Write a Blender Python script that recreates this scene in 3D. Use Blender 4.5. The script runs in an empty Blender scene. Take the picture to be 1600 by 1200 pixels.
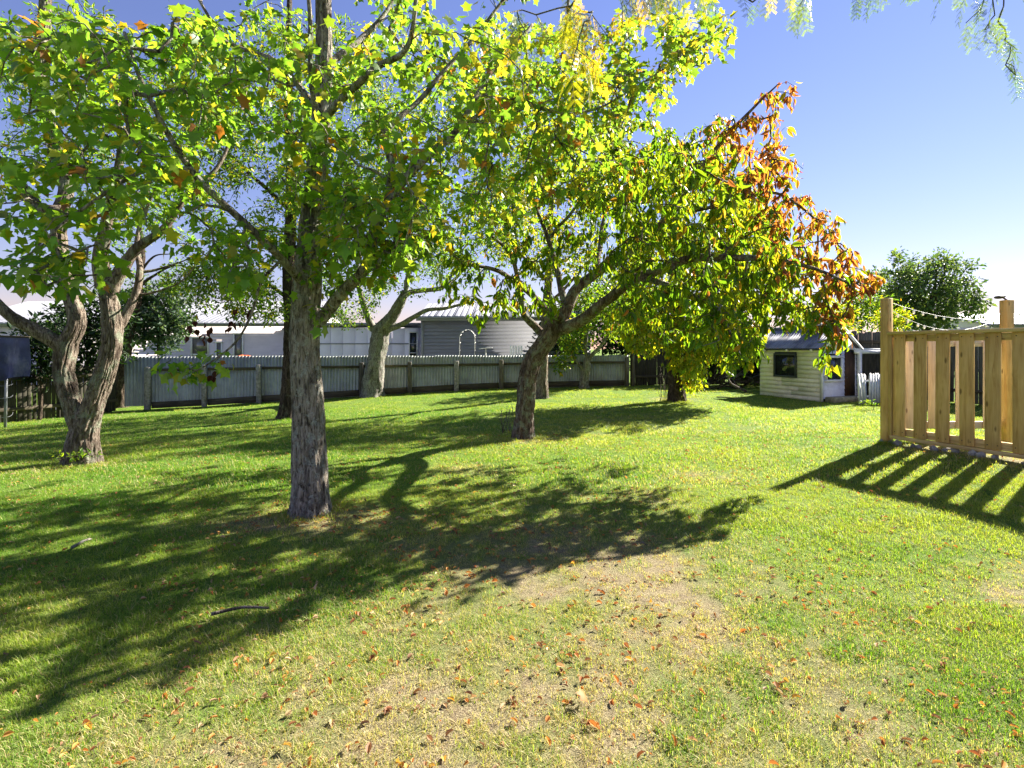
import bpy, bmesh, math, random
import numpy as np
from mathutils import Vector, Matrix

random.seed(7)
RNG = np.random.default_rng(7)
SC = bpy.context.scene
COL = SC.collection

# ------------------------------------------------------------------ camera, sky, sun, exposure
CAM_H, F, HZ = 1.5, 800.0, 545.0          # eye height (m), focal length and horizon row of the 1600 x 1200 photograph
cam = bpy.data.cameras.new('camera')
cam.sensor_width = 36.0
cam.lens = 36.0 * F / 1600.0
cam.shift_y = -(600.0 - HZ) / 1600.0
cam.clip_start, cam.clip_end = 0.05, 2000
camo = bpy.data.objects.new('camera', cam)
camo.location = (0, 0, CAM_H)
camo.rotation_euler = (math.pi / 2, 0, 0)
COL.objects.link(camo)
SC.camera = camo

SUN_EL = math.radians(34)
SUN_AZ = math.atan2(0.80, 0.60)            # clockwise from +Y (straight ahead) towards +X
W = bpy.data.worlds.new('World'); SC.world = W; W.use_nodes = True
wn = W.node_tree; wn.nodes.clear()
sky = wn.nodes.new('ShaderNodeTexSky'); sky.sky_type = 'NISHITA'; sky.sun_disc = False
sky.sun_elevation = SUN_EL; sky.sun_rotation = SUN_AZ
sky.altitude = 0; sky.air_density = 1.5; sky.dust_density = 0.0; sky.ozone_density = 6.0
tint = wn.nodes.new('ShaderNodeMix'); tint.data_type = 'RGBA'; tint.blend_type = 'MULTIPLY'
tint.inputs[0].default_value = 1.0; tint.inputs[7].default_value = (0.63, 0.475, 0.60, 1)
bg = wn.nodes.new('ShaderNodeBackground'); bg.inputs[1].default_value = 0.05
wo = wn.nodes.new('ShaderNodeOutputWorld')
wn.links.new(sky.outputs[0], tint.inputs[6]); wn.links.new(tint.outputs[2], bg.inputs[0]); wn.links.new(bg.outputs[0], wo.inputs[0])

sun = bpy.data.lights.new('sun', 'SUN'); sun.energy = 4.0; sun.angle = math.radians(0.53); sun.color = (1.0, 0.93, 0.80)
suno = bpy.data.objects.new('sun', sun); COL.objects.link(suno)
sdir = Vector((math.sin(SUN_AZ) * math.cos(SUN_EL), math.cos(SUN_AZ) * math.cos(SUN_EL), math.sin(SUN_EL)))
suno.rotation_euler = sdir.to_track_quat('Z', 'Y').to_euler()
suno.location = sdir * 60

vs = SC.view_settings
vs.view_transform = 'Standard'; vs.look = 'None'; vs.gamma = 1.0; vs.exposure = 2.5
vs.use_curve_mapping = False
SC.render.engine = 'CYCLES'
cy = SC.cycles
cy.max_bounces = 12; cy.diffuse_bounces = 6; cy.glossy_bounces = 2; cy.transmission_bounces = 9; cy.transparent_max_bounces = 4
cy.use_denoising = True
cy.caustics_reflective = False; cy.caustics_refractive = False
cy.sample_clamp_indirect = 10.0

# ------------------------------------------------------------------ numeric helpers
def smooth(a, b, x):
    t = np.clip((x - a) / (b - a), 0, 1)
    return t * t * (3 - 2 * t)

def _hash(ix, iy, iz, seed):
    h = (ix * 374761393 + iy * 668265263 + iz * 2147483647 + seed * 1274126177) & 0xFFFFFFFF
    h = ((h ^ (h >> 13)) * 1274126177) & 0xFFFFFFFF
    h = ((h ^ (h >> 16)) * 2246822519) & 0xFFFFFFFF
    return ((h ^ (h >> 15)) & 0xFFFFFF) / float(0xFFFFFF)

def vnoise(p, seed=0):
    p = np.asarray(p, float)
    i = np.floor(p).astype(np.int64); f = p - i
    f = f * f * (3 - 2 * f)
    r = 0
    for dx in (0, 1):
        for dy in (0, 1):
            for dz in (0, 1):
                w = (f[:, 0] if dx else 1 - f[:, 0]) * (f[:, 1] if dy else 1 - f[:, 1]) * (f[:, 2] if dz else 1 - f[:, 2])
                r = r + w * _hash(i[:, 0] + dx, i[:, 1] + dy, i[:, 2] + dz, seed)
    return r

def n2(x, y, s, seed=0):
    x = np.atleast_1d(np.asarray(x, float)); y = np.atleast_1d(np.asarray(y, float))
    return vnoise(np.stack([x * s + 100.5, y * s + 77.3, np.full_like(x, 0.37)], 1), seed)

def gh(x, y):
    """height of the ground: falls gently to the left, rises a little towards the far fence and the timber screen"""
    x = np.atleast_1d(np.asarray(x, float)); y = np.atleast_1d(np.asarray(y, float))
    h = -0.034 * np.log1p(np.exp(np.clip(-x, -30, 30))) * smooth(2.5, 13, y)
    h = np.maximum(h, -0.55)
    h = h + 0.10 * smooth(10, 20, y) * smooth(-12, 0, x)
    h = h + 0.20 * np.exp(-((x - 6.0) / 2.2) ** 2 - ((y - 6.3) / 3.0) ** 2)
    h = h + 0.05 * (n2(x, y, 0.35, 3) - 0.5) * smooth(1.5, 5, y) + 0.018 * (n2(x, y, 2.2, 4) - 0.5)
    return h

def g1(x, y): return float(gh(x, y)[0])

def P(px, py, d):
    """the point d metres ahead that the photograph shows at column px, row py"""
    return np.array([(px - 800.0) / F * d, d, CAM_H + (HZ - py) / F * d])

def GP(px, py):
    d = CAM_H * F / (py - HZ)
    for _ in range(25):
        x = (px - 800.0) / F * d
        d = 0.5 * d + 0.5 * (CAM_H - g1(x, d)) * F / (py - HZ)
    x = (px - 800.0) / F * d
    return np.array([x, d, g1(x, d)])

def unit(v):
    v = np.asarray(v, float)
    n = np.linalg.norm(v, axis=-1, keepdims=True)
    return v / np.maximum(n, 1e-9)

def catmull(pts, step):
    pts = np.asarray(pts, float)
    if len(pts) == 2:
        n = max(2, int(np.linalg.norm(pts[1] - pts[0]) / step) + 1)
        t = np.linspace(0, 1, n)[:, None]
        return pts[0] * (1 - t) + pts[1] * t, t[:, 0]
    ext = np.vstack([2 * pts[0] - pts[1], pts, 2 * pts[-1] - pts[-2]])
    out, par = [], []
    m = len(pts) - 1
    for k in range(m):
        p0, p1, p2, p3 = ext[k:k + 4]
        n = max(1, int(round(np.linalg.norm(p2 - p1) / step)))
        t = (np.arange(n) / n)[:, None]
        out.append(0.5 * (2 * p1 + (p2 - p0) * t + (2 * p0 - 5 * p1 + 4 * p2 - p3) * t ** 2 + (3 * p1 - p0 - 3 * p2 + p3) * t ** 3))
        par.append((k + t[:, 0]) / m)
    out.append(pts[-1:]); par.append(np.array([1.0]))
    return np.vstack(out), np.concatenate(par)

# ------------------------------------------------------------------ mesh helpers
def fast_mesh(name, verts, faces, col=None, smooth_shade=False, uv=None):
    """verts (N,3); faces: list of (M,k) index arrays; col (N,3) point colours"""
    me = bpy.data.meshes.new(name)
    verts = np.ascontiguousarray(verts, np.float32)
    fl = [np.asarray(f, np.int32) for f in faces if len(f)]
    nl = sum(f.size for f in fl); npoly = sum(len(f) for f in fl)
    me.vertices.add(len(verts)); me.vertices.foreach_set('co', verts.ravel())
    me.loops.add(nl); me.loops.foreach_set('vertex_index', np.concatenate([f.ravel() for f in fl]))
    me.polygons.add(npoly)
    starts, s = [], 0
    for f in fl:
        starts.append(s + np.arange(len(f)) * f.shape[1]); s += f.size
    me.polygons.foreach_set('loop_start', np.concatenate(starts).astype(np.int32))
    if smooth_shade:
        me.polygons.foreach_set('use_smooth', np.ones(npoly, bool))
    me.update(calc_edges=True)
    if col is not None:
        a = me.attributes.new('Col', 'FLOAT_COLOR', 'POINT')
        c = np.ones((len(verts), 4), np.float32); c[:, :3] = col
        a.data.foreach_set('color', c.ravel())
    me.validate()
    return me

class MB:
    """collects boxes, tubes and free faces into one mesh"""
    def __init__(s): s.v, s.f, s.n = [], {}, 0
    def add(s, verts, faces):
        verts = np.asarray(verts, float)
        s.v.append(verts)
        for f in faces:
            s.f.setdefault(len(f), []).append([i + s.n for i in f])
        s.n += len(verts); return s
    def arr(s, verts, faces):
        s.v.append(np.asarray(verts, float)); faces = np.asarray(faces)
        s.f.setdefault(faces.shape[1], []).extend((faces + s.n).tolist()); s.n += len(verts); return s
    def box(s, c, size, R=None):
        c = np.asarray(c, float); h = np.asarray(size, float) / 2
        v = np.array([[x, y, z] for z in (-1, 1) for y in (-1, 1) for x in (-1, 1)]) * h
        if R is not None: v = v @ np.asarray(R).T
        return s.add(v + c, [(0, 2, 3, 1), (4, 5, 7, 6), (0, 1, 5, 4), (2, 6, 7, 3), (0, 4, 6, 2), (1, 3, 7, 5)])
    def tube(s, pts, rad, sides=6, caps=True):
        v, q = tube(pts, rad, sides)
        n = len(pts)
        s.arr(v, q)
        if caps:
            b = s.n - len(v)
            s.f.setdefault(sides, []).append([b + k for k in range(sides)][::-1])
            s.f.setdefault(sides, []).append([b + (n - 1) * sides + k for k in range(sides)])
        return s
    def mesh(s, name, sm=False):
        return fast_mesh(name, np.vstack(s.v), [np.array(f) for f in s.f.values()], smooth_shade=sm)

def tube(pts, rad, sides):
    pts = np.asarray(pts, float); n = len(pts)
    rad = np.broadcast_to(np.asarray(rad, float), (n,))
    T = unit(np.gradient(pts, axis=0))
    ref = np.array([1.0, 0, 0]) if abs(T[0][0]) < 0.8 else np.array([0, 1.0, 0])
    N = np.empty_like(pts)
    u = unit(ref - T[0] * np.dot(ref, T[0]))
    for i in range(n):
        u = u - T[i] * np.dot(u, T[i]); u = u / max(np.linalg.norm(u), 1e-9); N[i] = u
    B = np.cross(T, N)
    a = np.arange(sides) / sides * 2 * math.pi
    v = pts[:, None] + rad[:, None, None] * (np.cos(a)[None, :, None] * N[:, None] + np.sin(a)[None, :, None] * B[:, None])
    i = np.arange(n - 1)[:, None] * sides; k = np.arange(sides)[None]; k2 = (k + 1) % sides
    q = np.stack([i + k, i + k2, i + sides + k2, i + sides + k], -1).reshape(-1, 4)
    return v.reshape(-1, 3), q

def bevel_mesh(me, w=0.004, seg=1):
    bm = bmesh.new(); bm.from_mesh(me)
    bmesh.ops.bevel(bm, geom=bm.edges[:], offset=w, segments=seg, affect='EDGES')
    bm.to_mesh(me); bm.free(); return me

_box_cache = {}
def box_mesh(sx, sy, sz, w=0.004):
    key = (round(sx, 3), round(sy, 3), round(sz, 3), w)
    if key not in _box_cache:
        me = MB().box((0, 0, 0), (sx, sy, sz)).mesh('board')
        _box_cache[key] = bevel_mesh(me, min(w, 0.3 * min(sx, sy, sz))) if w else me
    return _box_cache[key]

# ------------------------------------------------------------------ object helpers
def thing(name, label, cat, loc=(0, 0, 0), group=None, rotz=0.0):
    o = bpy.data.objects.new(name, None); COL.objects.link(o)
    o.empty_display_size = 0.1
    o.location = loc; o.rotation_euler = (0, 0, rotz)
    o['label'] = label; o['category'] = cat
    if group: o['group'] = group
    return o

def tag(o, label, cat, group=None):
    o['label'] = label; o['category'] = cat
    if group: o['group'] = group
    return o

def put(name, me, mat, parent=None, loc=(0, 0, 0), rot=None, kind=None, mw=None, label=None):
    if mat is not None and (len(me.materials) == 0):
        me.materials.append(mat)
    o = bpy.data.objects.new(name, me); COL.objects.link(o)
    if parent is not None: o.parent = parent
    if mw is not None: o.matrix_local = mw
    else:
        o.location = loc
        if rot is not None: o.rotation_euler = rot
    if kind: o['kind'] = kind
    if label: o['label'] = label
    if mat is not None and me.materials[0] != mat:
        o.material_slots[0].link = 'OBJECT'; o.material_slots[0].material = mat
    return o

# ------------------------------------------------------------------ materials
def new_mat(name):
    m = bpy.data.materials.new(name); m.use_nodes = True
    t = m.node_tree; t.nodes.clear()
    return m, t
class NT:
    def __init__(s, name):
        s.m, s.t = new_mat(name)
        s.out = s.n('ShaderNodeOutputMaterial')
    def n(s, typ, **kw):
        nd = s.t.nodes.new(typ)
        for k, v in kw.items(): setattr(nd, k, v)
        return nd
    def l(s, a, b): s.t.links.new(a, b)
    def val(s, sock, v):
        if hasattr(v, 'is_linked') or isinstance(v, bpy.types.NodeSocket): s.l(v, sock)
        else: sock.default_value = v
    def coord(s, kind='Object', scale=(1, 1, 1), jitter=False):
        if kind == 'World': src = s.n('ShaderNodeNewGeometry').outputs['Position']
        else: src = s.n('ShaderNodeTexCoord').outputs[kind]
        if jitter:
            oi = s.n('ShaderNodeObjectInfo')
            ma = s.n('ShaderNodeVectorMath', operation='MULTIPLY_ADD')
            cmb = s.n('ShaderNodeCombineXYZ')
            for k, f in enumerate((31.0, 57.0, 23.0)):
                mm = s.n('ShaderNodeMath', operation='MULTIPLY'); s.l(oi.outputs['Random'], mm.inputs[0]); mm.inputs[1].default_value = f
                s.l(mm.outputs[0], cmb.inputs[k])
            ad = s.n('ShaderNodeVectorMath', operation='ADD'); s.l(src, ad.inputs[0]); s.l(cmb.outputs[0], ad.inputs[1]); src = ad.outputs[0]
        mp = s.n('ShaderNodeMapping'); mp.inputs['Scale'].default_value = scale
        s.l(src, mp.inputs[0]); return mp.outputs[0]
    def noise(s, vec, scale, detail=4, rough=0.55, dist=0.0):
        nd = s.n('ShaderNodeTexNoise'); nd.inputs['Scale'].default_value = scale; nd.inputs['Detail'].default_value = detail
        nd.inputs['Roughness'].default_value = rough; nd.inputs['Distortion'].default_value = dist
        s.l(vec, nd.inputs['Vector']); return nd.outputs['Fac']
    def ramp(s, fac, stops):
        r = s.n('ShaderNodeValToRGB'); s.l(fac, r.inputs[0]); e = r.color_ramp.elements
        while len(e) < len(stops): e.new(0.5)
        for q, (p, c) in zip(e, stops):
            q.position = p; q.color = (*c, 1) if len(c) == 3 else c
        return r.outputs[0]
    def mix(s, fac, a, b, mode='MIX'):
        nd = s.n('ShaderNodeMix', data_type='RGBA', blend_type=mode)
        s.val(nd.inputs[0], fac)
        for k, v in ((6, a), (7, b)):
            if isinstance(v, tuple): nd.inputs[k].default_value = (*v, 1) if len(v) == 3 else v
            else: s.l(v, nd.inputs[k])
        return nd.outputs[2]
    def math(s, op, a, b=0.0, clamp=False):
        nd = s.n('ShaderNodeMath', operation=op, use_clamp=clamp); s.val(nd.inputs[0], a); s.val(nd.inputs[1], b); return nd.outputs[0]
    def bump(s, h, strength=0.5, dist=0.01):
        b = s.n('ShaderNodeBump'); b.inputs['Strength'].default_value = strength; b.inputs['Distance'].default_value = dist
        s.l(h, b.inputs['Height']); return b.outputs[0]
    def principled(s, col, rough=0.7, metal=0.0, normal=None, spec=0.3, finish=True):
        p = s.n('ShaderNodeBsdfPrincipled')
        s.val(p.inputs['Base Color'], (*col, 1) if isinstance(col, tuple) else col)
        s.val(p.inputs['Roughness'], rough); p.inputs['Metallic'].default_value = metal
        p.inputs['Specular IOR Level'].default_value = spec
        if normal is not None: s.l(normal, p.inputs['Normal'])
        if finish: s.l(p.outputs[0], s.out.inputs[0])
        return p

def mat_bark(name, dark, mid, light, lichen, lichen_amt=0.5, vert=7.0):
    k = NT(name)
    c = k.coord('Object', (1, 1, 0.22))
    c2 = k.coord('Object')
    n = k.noise(c, 40, 6, 0.7, 0.8)
    col = k.ramp(n, [(0.38, dark), (0.50, mid), (0.66, light)])
    li = k.noise(c2, vert, 5, 0.65, 0.4)
    lim = k.ramp(li, [(0.60 - 0.16 * lichen_amt, (0, 0, 0)), (0.66 - 0.14 * lichen_amt, (1, 1, 1))])
    fine = k.noise(c2, 70, 3)
    lc = k.ramp(fine, [(0.3, tuple(0.45 * q for q in lichen)), (0.65, lichen)])
    fac = k.math('MULTIPLY', lim, 0.75)
    col = k.mix(fac, col, lc)
    stn = k.noise(k.coord('Object', (1, 1, 0.35)), 5.5, 5, 0.7, 0.5)
    col = k.mix(k.ramp(stn, [(0.50, (0, 0, 0)), (0.62, (0.72, 0.72, 0.72))]), col, tuple(0.8 * q for q in dark))
    h = k.math('ADD', n, k.math('MULTIPLY', fine, 0.35))
    k.principled(col, 0.9, normal=k.bump(h, 1.0, 0.05), spec=0.12)
    return k.m

def mat_leaf(name, trans=0.5, boost=(1.75, 1.65, 0.45), rough=0.42, spec=0.5):
    k = NT(name)
    a = k.n('ShaderNodeAttribute', attribute_name='Col')
    p = k.principled(a.outputs['Color'], rough, spec=spec, finish=False)
    tr = k.n('ShaderNodeBsdfTranslucent')
    k.l(k.mix(1.0, a.outputs['Color'], boost, 'MULTIPLY'), tr.inputs[0])
    mx = k.n('ShaderNodeMixShader'); mx.inputs[0].default_value = trans
    k.l(p.outputs[0], mx.inputs[1]); k.l(tr.outputs[0], mx.inputs[2]); k.l(mx.outputs[0], k.out.inputs[0])
    return k.m

def mat_wood(name, dark, mid, light, axis=2, scale=1.0, rough=0.75, knots=True):
    k = NT(name)
    s = [34 * scale] * 3; s[axis] = 2.2 * scale
    c = k.coord('Object', tuple(s), jitter=True)
    n = k.noise(c, 1.0, 5, 0.6, 0.8)
    col = k.ramp(n, [(0.28, dark), (0.5, mid), (0.75, light)])
    c2 = k.coord('Object', (1, 1, 1), jitter=True)
    big = k.noise(c2, 3.0 * scale, 2)
    col = k.mix(k.ramp(big, [(0.35, (0.0,) * 3), (0.75, (0.55,) * 3)]), col, dark)
    if knots:
        s2 = [9.0] * 3; s2[axis] = 3.2
        v = k.n('ShaderNodeTexVoronoi'); v.inputs['Scale'].default_value = 1.0
        k.l(k.coord('Object', tuple(s2), jitter=True), v.inputs['Vector'])
        kn = k.ramp(v.outputs['Distance'], [(0.07, (0.8,) * 3), (0.15, (0,) * 3)])
        col = k.mix(kn, col, tuple(0.35 * q for q in dark))
    oi = k.n('ShaderNodeObjectInfo')
    col = k.mix(1.0, col, k.ramp(oi.outputs['Random'], [(0, (0.82, 0.82, 0.80)), (1, (1.08, 1.05, 1.0))]), 'MULTIPLY')
    k.principled(col, rough, normal=k.bump(n, 0.25, 0.004), spec=0.25)
    return k.m

def mat_plain(name, col, rough=0.6, metal=0.0, var=0.12, scale=6.0, bump=0.1, dirt=None, spec=0.35):
    k = NT(name)
    c = k.coord('Object', jitter=True)
    n = k.noise(c, scale, 5, 0.6)
    lo = tuple(q * (1 - 2 * var) for q in col); hi = tuple(min(1, q * (1 + var)) for q in col)
    cc = k.ramp(n, [(0.3, lo), (0.7, hi)])
    if dirt:
        d = k.noise(k.coord('Object', (1, 1, 0.5), jitter=True), scale * 0.6, 6, 0.7)
        cc = k.mix(k.ramp(d, [(0.52, (0, 0, 0)), (0.75, (0.75,) * 3)]), cc, dirt)
    k.principled(cc, rough, metal, normal=k.bump(k.noise(c, scale * 9, 3), bump, 0.004), spec=spec)
    return k.m

M = {}
M['bark_maple'] = mat_bark('bark_grey_brown', (0.06, 0.048, 0.038), (0.33, 0.285, 0.24), (0.56, 0.50, 0.44), (0.58, 0.60, 0.55), 0.45, 14)
M['bark_lichen'] = mat_bark('bark_lichened', (0.06, 0.042, 0.032), (0.21, 0.165, 0.13), (0.42, 0.355, 0.30), (0.36, 0.39, 0.29), 0.45, 5)
M['bark_cherry'] = mat_bark('bark_cherry', (0.055, 0.036, 0.028), (0.18, 0.13, 0.105), (0.36, 0.295, 0.25), (0.40, 0.43, 0.33), 0.6, 8)
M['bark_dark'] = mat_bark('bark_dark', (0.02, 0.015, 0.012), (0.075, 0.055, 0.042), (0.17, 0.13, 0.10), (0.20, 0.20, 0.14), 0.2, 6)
M['bark_pale'] = mat_bark('bark_pale', (0.07, 0.06, 0.05), (0.26, 0.24, 0.21), (0.42, 0.40, 0.36), (0.42, 0.45, 0.37), 0.5, 8)
M['leaf'] = mat_leaf('leaf', 0.60, (1.85, 1.85, 0.75))
M['leaf_dull'] = mat_leaf('leaf_dull', 0.42, (1.6, 1.6, 0.6), 0.5, 0.4)
M['leaf_dry'] = mat_leaf('leaf_dry', 0.25, (1.3, 1.1, 0.7), 0.6, 0.3)
M['timber'] = mat_wood('new_timber', (0.42, 0.25, 0.085), (0.66, 0.455, 0.18), (0.77, 0.57, 0.27))
M['timber_h'] = mat_wood('new_timber_rail', (0.42, 0.28, 0.12), (0.66, 0.49, 0.235), (0.78, 0.62, 0.34), axis=0)
M['timber_pale'] = mat_wood('sunlit_timber', (0.42, 0.34, 0.28), (0.62, 0.54, 0.47), (0.74, 0.67, 0.60))  # raw timber, lightened to carry the sunlight on the rear boards
M['timber_sunlit_h'] = mat_wood('sunlit_timber_rail', (0.36, 0.32, 0.28), (0.52, 0.48, 0.44), (0.64, 0.60, 0.56), axis=0)
M['old_wood'] = mat_wood('weathered_wood', (0.05, 0.042, 0.034), (0.13, 0.115, 0.095), (0.24, 0.22, 0.19), knots=False)
M['old_wood_h'] = mat_wood('weathered_rail', (0.035, 0.030, 0.022), (0.085, 0.072, 0.050), (0.16, 0.14, 0.10), axis=0, knots=False)
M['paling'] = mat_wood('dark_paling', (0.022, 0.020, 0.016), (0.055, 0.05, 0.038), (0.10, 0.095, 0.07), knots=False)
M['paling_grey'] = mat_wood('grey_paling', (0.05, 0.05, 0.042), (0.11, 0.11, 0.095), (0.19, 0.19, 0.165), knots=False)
M['concrete_post'] = mat_plain('concrete_post', (0.34, 0.32, 0.295), 0.9, var=0.3, scale=14, bump=0.4, dirt=(0.10, 0.09, 0.07))
M['zinc'] = mat_plain('galvanised_sheet', (0.38, 0.405, 0.405), 0.5, 0.1, var=0.16, scale=2.5, bump=0.02, dirt=(0.27, 0.26, 0.23))
M['roof_iron'] = mat_plain('roof_iron', (0.25, 0.255, 0.29), 0.6, 0.0, var=0.1, scale=1.5, bump=0.02)
M['roof_old'] = mat_plain('rusty_roof_iron', (0.27, 0.28, 0.33), 0.55, 0.3, var=0.3, scale=3.0, bump=0.05, dirt=(0.13, 0.10, 0.09))
M['roof_white'] = mat_plain('white_roof', (0.72, 0.72, 0.74), 0.5, var=0.04, scale=1.0)
M['wall_white'] = mat_plain('white_weatherboard', (0.80, 0.74, 0.75), 0.6, var=0.05, scale=1.5)
M['wall_lilac'] = mat_plain('white_cladding', (0.78, 0.75, 0.86), 0.6, var=0.05, scale=1.5)
M['wall_grey'] = mat_plain('grey_weatherboard', (0.27, 0.275, 0.31), 0.6, var=0.06, scale=1.5)
M['trim_grey'] = mat_plain('grey_trim', (0.25, 0.26, 0.28), 0.55, var=0.08, scale=3)
M['trim_white'] = mat_plain('white_trim', (0.72, 0.72, 0.72), 0.5, var=0.06, scale=5)
M['board_cream'] = mat_plain('cream_paint', (0.82, 0.80, 0.68), 0.65, var=0.07, scale=4.0, bump=0.15, dirt=(0.52, 0.49, 0.40))
M['picket_white'] = mat_plain('picket_paint', (0.84, 0.84, 0.86), 0.6, var=0.06, scale=8, dirt=(0.5, 0.48, 0.42))
M['door_brown'] = mat_wood('brown_door', (0.035, 0.018, 0.010), (0.085, 0.045, 0.025), (0.14, 0.08, 0.05), knots=False)
M['frame_dark'] = mat_plain('dark_frame', (0.05, 0.06, 0.065), 0.5, var=0.2, scale=8)
M['step'] = mat_plain('mossy_concrete', (0.30, 0.28, 0.20), 0.9, var=0.3, scale=9, bump=0.4, dirt=(0.16, 0.17, 0.08))
M['metal_dark'] = mat_plain('dark_metal', (0.05, 0.05, 0.055), 0.45, 0.6, var=0.2, scale=9)
M['metal_white'] = mat_plain('white_metal', (0.7, 0.7, 0.68), 0.5, 0.1, var=0.1, scale=9)
M['pole_grey'] = mat_plain('grey_pipe', (0.30, 0.31, 0.34), 0.45, 0.5, var=0.2, scale=9)
M['tarp'] = mat_plain('navy_tarp', (0.05, 0.06, 0.14), 0.6, var=0.3, scale=3, bump=0.2, dirt=(0.30, 0.30, 0.36))
M['orange'] = mat_plain('orange_plastic', (0.75, 0.13, 0.02), 0.45, var=0.1, scale=4)
M['black_plastic'] = mat_plain('black_plastic', (0.02, 0.022, 0.026), 0.4, var=0.2, scale=4)
M['blue_plastic'] = mat_plain('blue_plastic', (0.03, 0.10, 0.45), 0.4, var=0.1, scale=4)
M['ball_white'] = mat_plain('ball_white', (0.75, 0.75, 0.75), 0.45, var=0.05, scale=4)
M['ball_black'] = mat_plain('ball_black', (0.03, 0.03, 0.035), 0.45, var=0.05, scale=4)
M['cloth_red'] = mat_plain('red_cloth', (0.35, 0.03, 0.04), 0.8, var=0.2, scale=9)
M['cloth_white'] = mat_plain('white_cloth', (0.6, 0.6, 0.64), 0.8, var=0.2, scale=9)
M['cloth_grey'] = mat_plain('grey_cloth', (0.10, 0.12, 0.13), 0.8, var=0.2, scale=9)
M['stick'] = mat_bark('stick_bark', (0.06, 0.045, 0.035), (0.20, 0.165, 0.14), (0.36, 0.32, 0.28), (0.36, 0.37, 0.33), 0.3, 9)
def mat_glass(name, col=(0.015, 0.018, 0.02), rough=0.06):
    k = NT(name)
    c = k.coord('Object'); n = k.noise(c, 2.5, 2)
    k.principled(k.ramp(n, [(0.3, col), (0.7, tuple(2 * q for q in col))]), rough, spec=0.8, normal=k.bump(n, 0.05, 0.01)); return k.m
M['glass'] = mat_glass('window_glass')
M['glass_tint'] = mat_glass('tinted_glass', (0.10, 0.09, 0.09), 0.15)
M['bulb'] = mat_glass('bulb_glass', (0.6, 0.6, 0.6), 0.1)

# lawn: soil and thatch under the blades
k = NT('lawn_soil')
at = k.n('ShaderNodeAttribute', attribute_name='dry')
cw = k.coord('World')
n1, n2_, n3 = k.noise(cw, 3.0, 5, 0.6), k.noise(cw, 28, 5, 0.7), k.noise(cw, 160, 3, 0.7)
green = k.ramp(n2_, [(0.3, (0.05, 0.10, 0.012)), (0.55, (0.12, 0.20, 0.024)), (0.75, (0.21, 0.255, 0.05))])
straw = k.ramp(n3, [(0.34, (0.07, 0.05, 0.032)), (0.48, (0.215, 0.17, 0.10)), (0.66, (0.42, 0.36, 0.22))])
straw = k.mix(k.ramp(k.noise(cw, 11, 5, 0.7), [(0.45, (0, 0, 0)), (0.68, (0.7, 0.7, 0.7))]), straw, (0.13, 0.092, 0.07))
f = k.math('ADD', at.outputs['Fac'], k.math('MULTIPLY', k.math('SUBTRACT', n2_, 0.5), 0.7), clamp=True)
k.principled(k.mix(f, green, straw), 0.95, spec=0.1, normal=k.bump(k.math('ADD', n2_, n3), 0.8, 0.02))
M['lawn'] = k.m

k = NT('grass_blade')
ad = k.n('ShaderNodeAttribute', attribute_name='dry', attribute_type='INSTANCER')
atn = k.n('ShaderNodeAttribute', attribute_name='tint', attribute_type='INSTANCER')
rnd = k.n('ShaderNodeAttribute', attribute_name='Col')
sep = k.n('ShaderNodeSeparateColor'); k.l(rnd.outputs['Color'], sep.inputs[0])
g0 = k.mix(atn.outputs['Fac'], (0.095, 0.218, 0.018), (0.27, 0.328, 0.055))
g0 = k.mix(1.0, g0, k.ramp(sep.outputs[0], [(0, (0.65, 0.7, 0.7)), (1, (1.35, 1.3, 1.2))]), 'MULTIPLY')
dd = k.math('GREATER_THAN', k.math('ADD', k.math('MULTIPLY', ad.outputs['Fac'], 0.80), 0.10), sep.outputs[1])
st = k.mix(sep.outputs[0], (0.34, 0.27, 0.12), (0.60, 0.52, 0.30))
colr = k.mix(dd, g0, st)
p = k.principled(colr, 0.55, spec=0.35, finish=False)
tr = k.n('ShaderNodeBsdfTranslucent'); k.l(k.mix(1.0, colr, (1.55, 1.6, 0.5), 'MULTIPLY'), tr.inputs[0])
mx = k.n('ShaderNodeMixShader'); mx.inputs[0].default_value = 0.48
k.l(p.outputs[0], mx.inputs[1]); k.l(tr.outputs[0], mx.inputs[2]); k.l(mx.outputs[0], k.out.inputs[0])
M['grass'] = k.m

# ------------------------------------------------------------------ lawn
DRY = [(0.25, 2.1, 1.35, 1.1, 1.0), (1.0, 3.2, 1.1, 0.9, 0.6), (-1.0, 1.9, 0.8, 0.5, 0.7), (-0.1, 3.9, 1.5, 0.7, 0.6), (0.9, 5.2, 0.9, 0.5, 0.7),
       (2.3, 6.0, 0.6, 0.35, 0.6), (3.15, 3.15, 0.42, 0.26, 1.0), (3.6, 3.3, 0.7, 0.3, 0.9), (-1.85, 4.55, 0.55, 0.40, 1.0), (-2.4, 4.3, 0.5, 0.25, 0.7), (0.25, 8.5, 0.7, 0.4, 0.8),
       (-0.5, 6.4, 0.5, 0.3, 0.5), (5.4, 6.7, 0.45, 0.35, 1.0), (5.9, 5.9, 0.35, 0.5, 1.0), (4.75, 14.8, 0.7, 0.5, 0.7), (-5.7, 6.9, 0.5, 0.3, 0.6), (2.0, 10, 3, 2, 0.22)]
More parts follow.
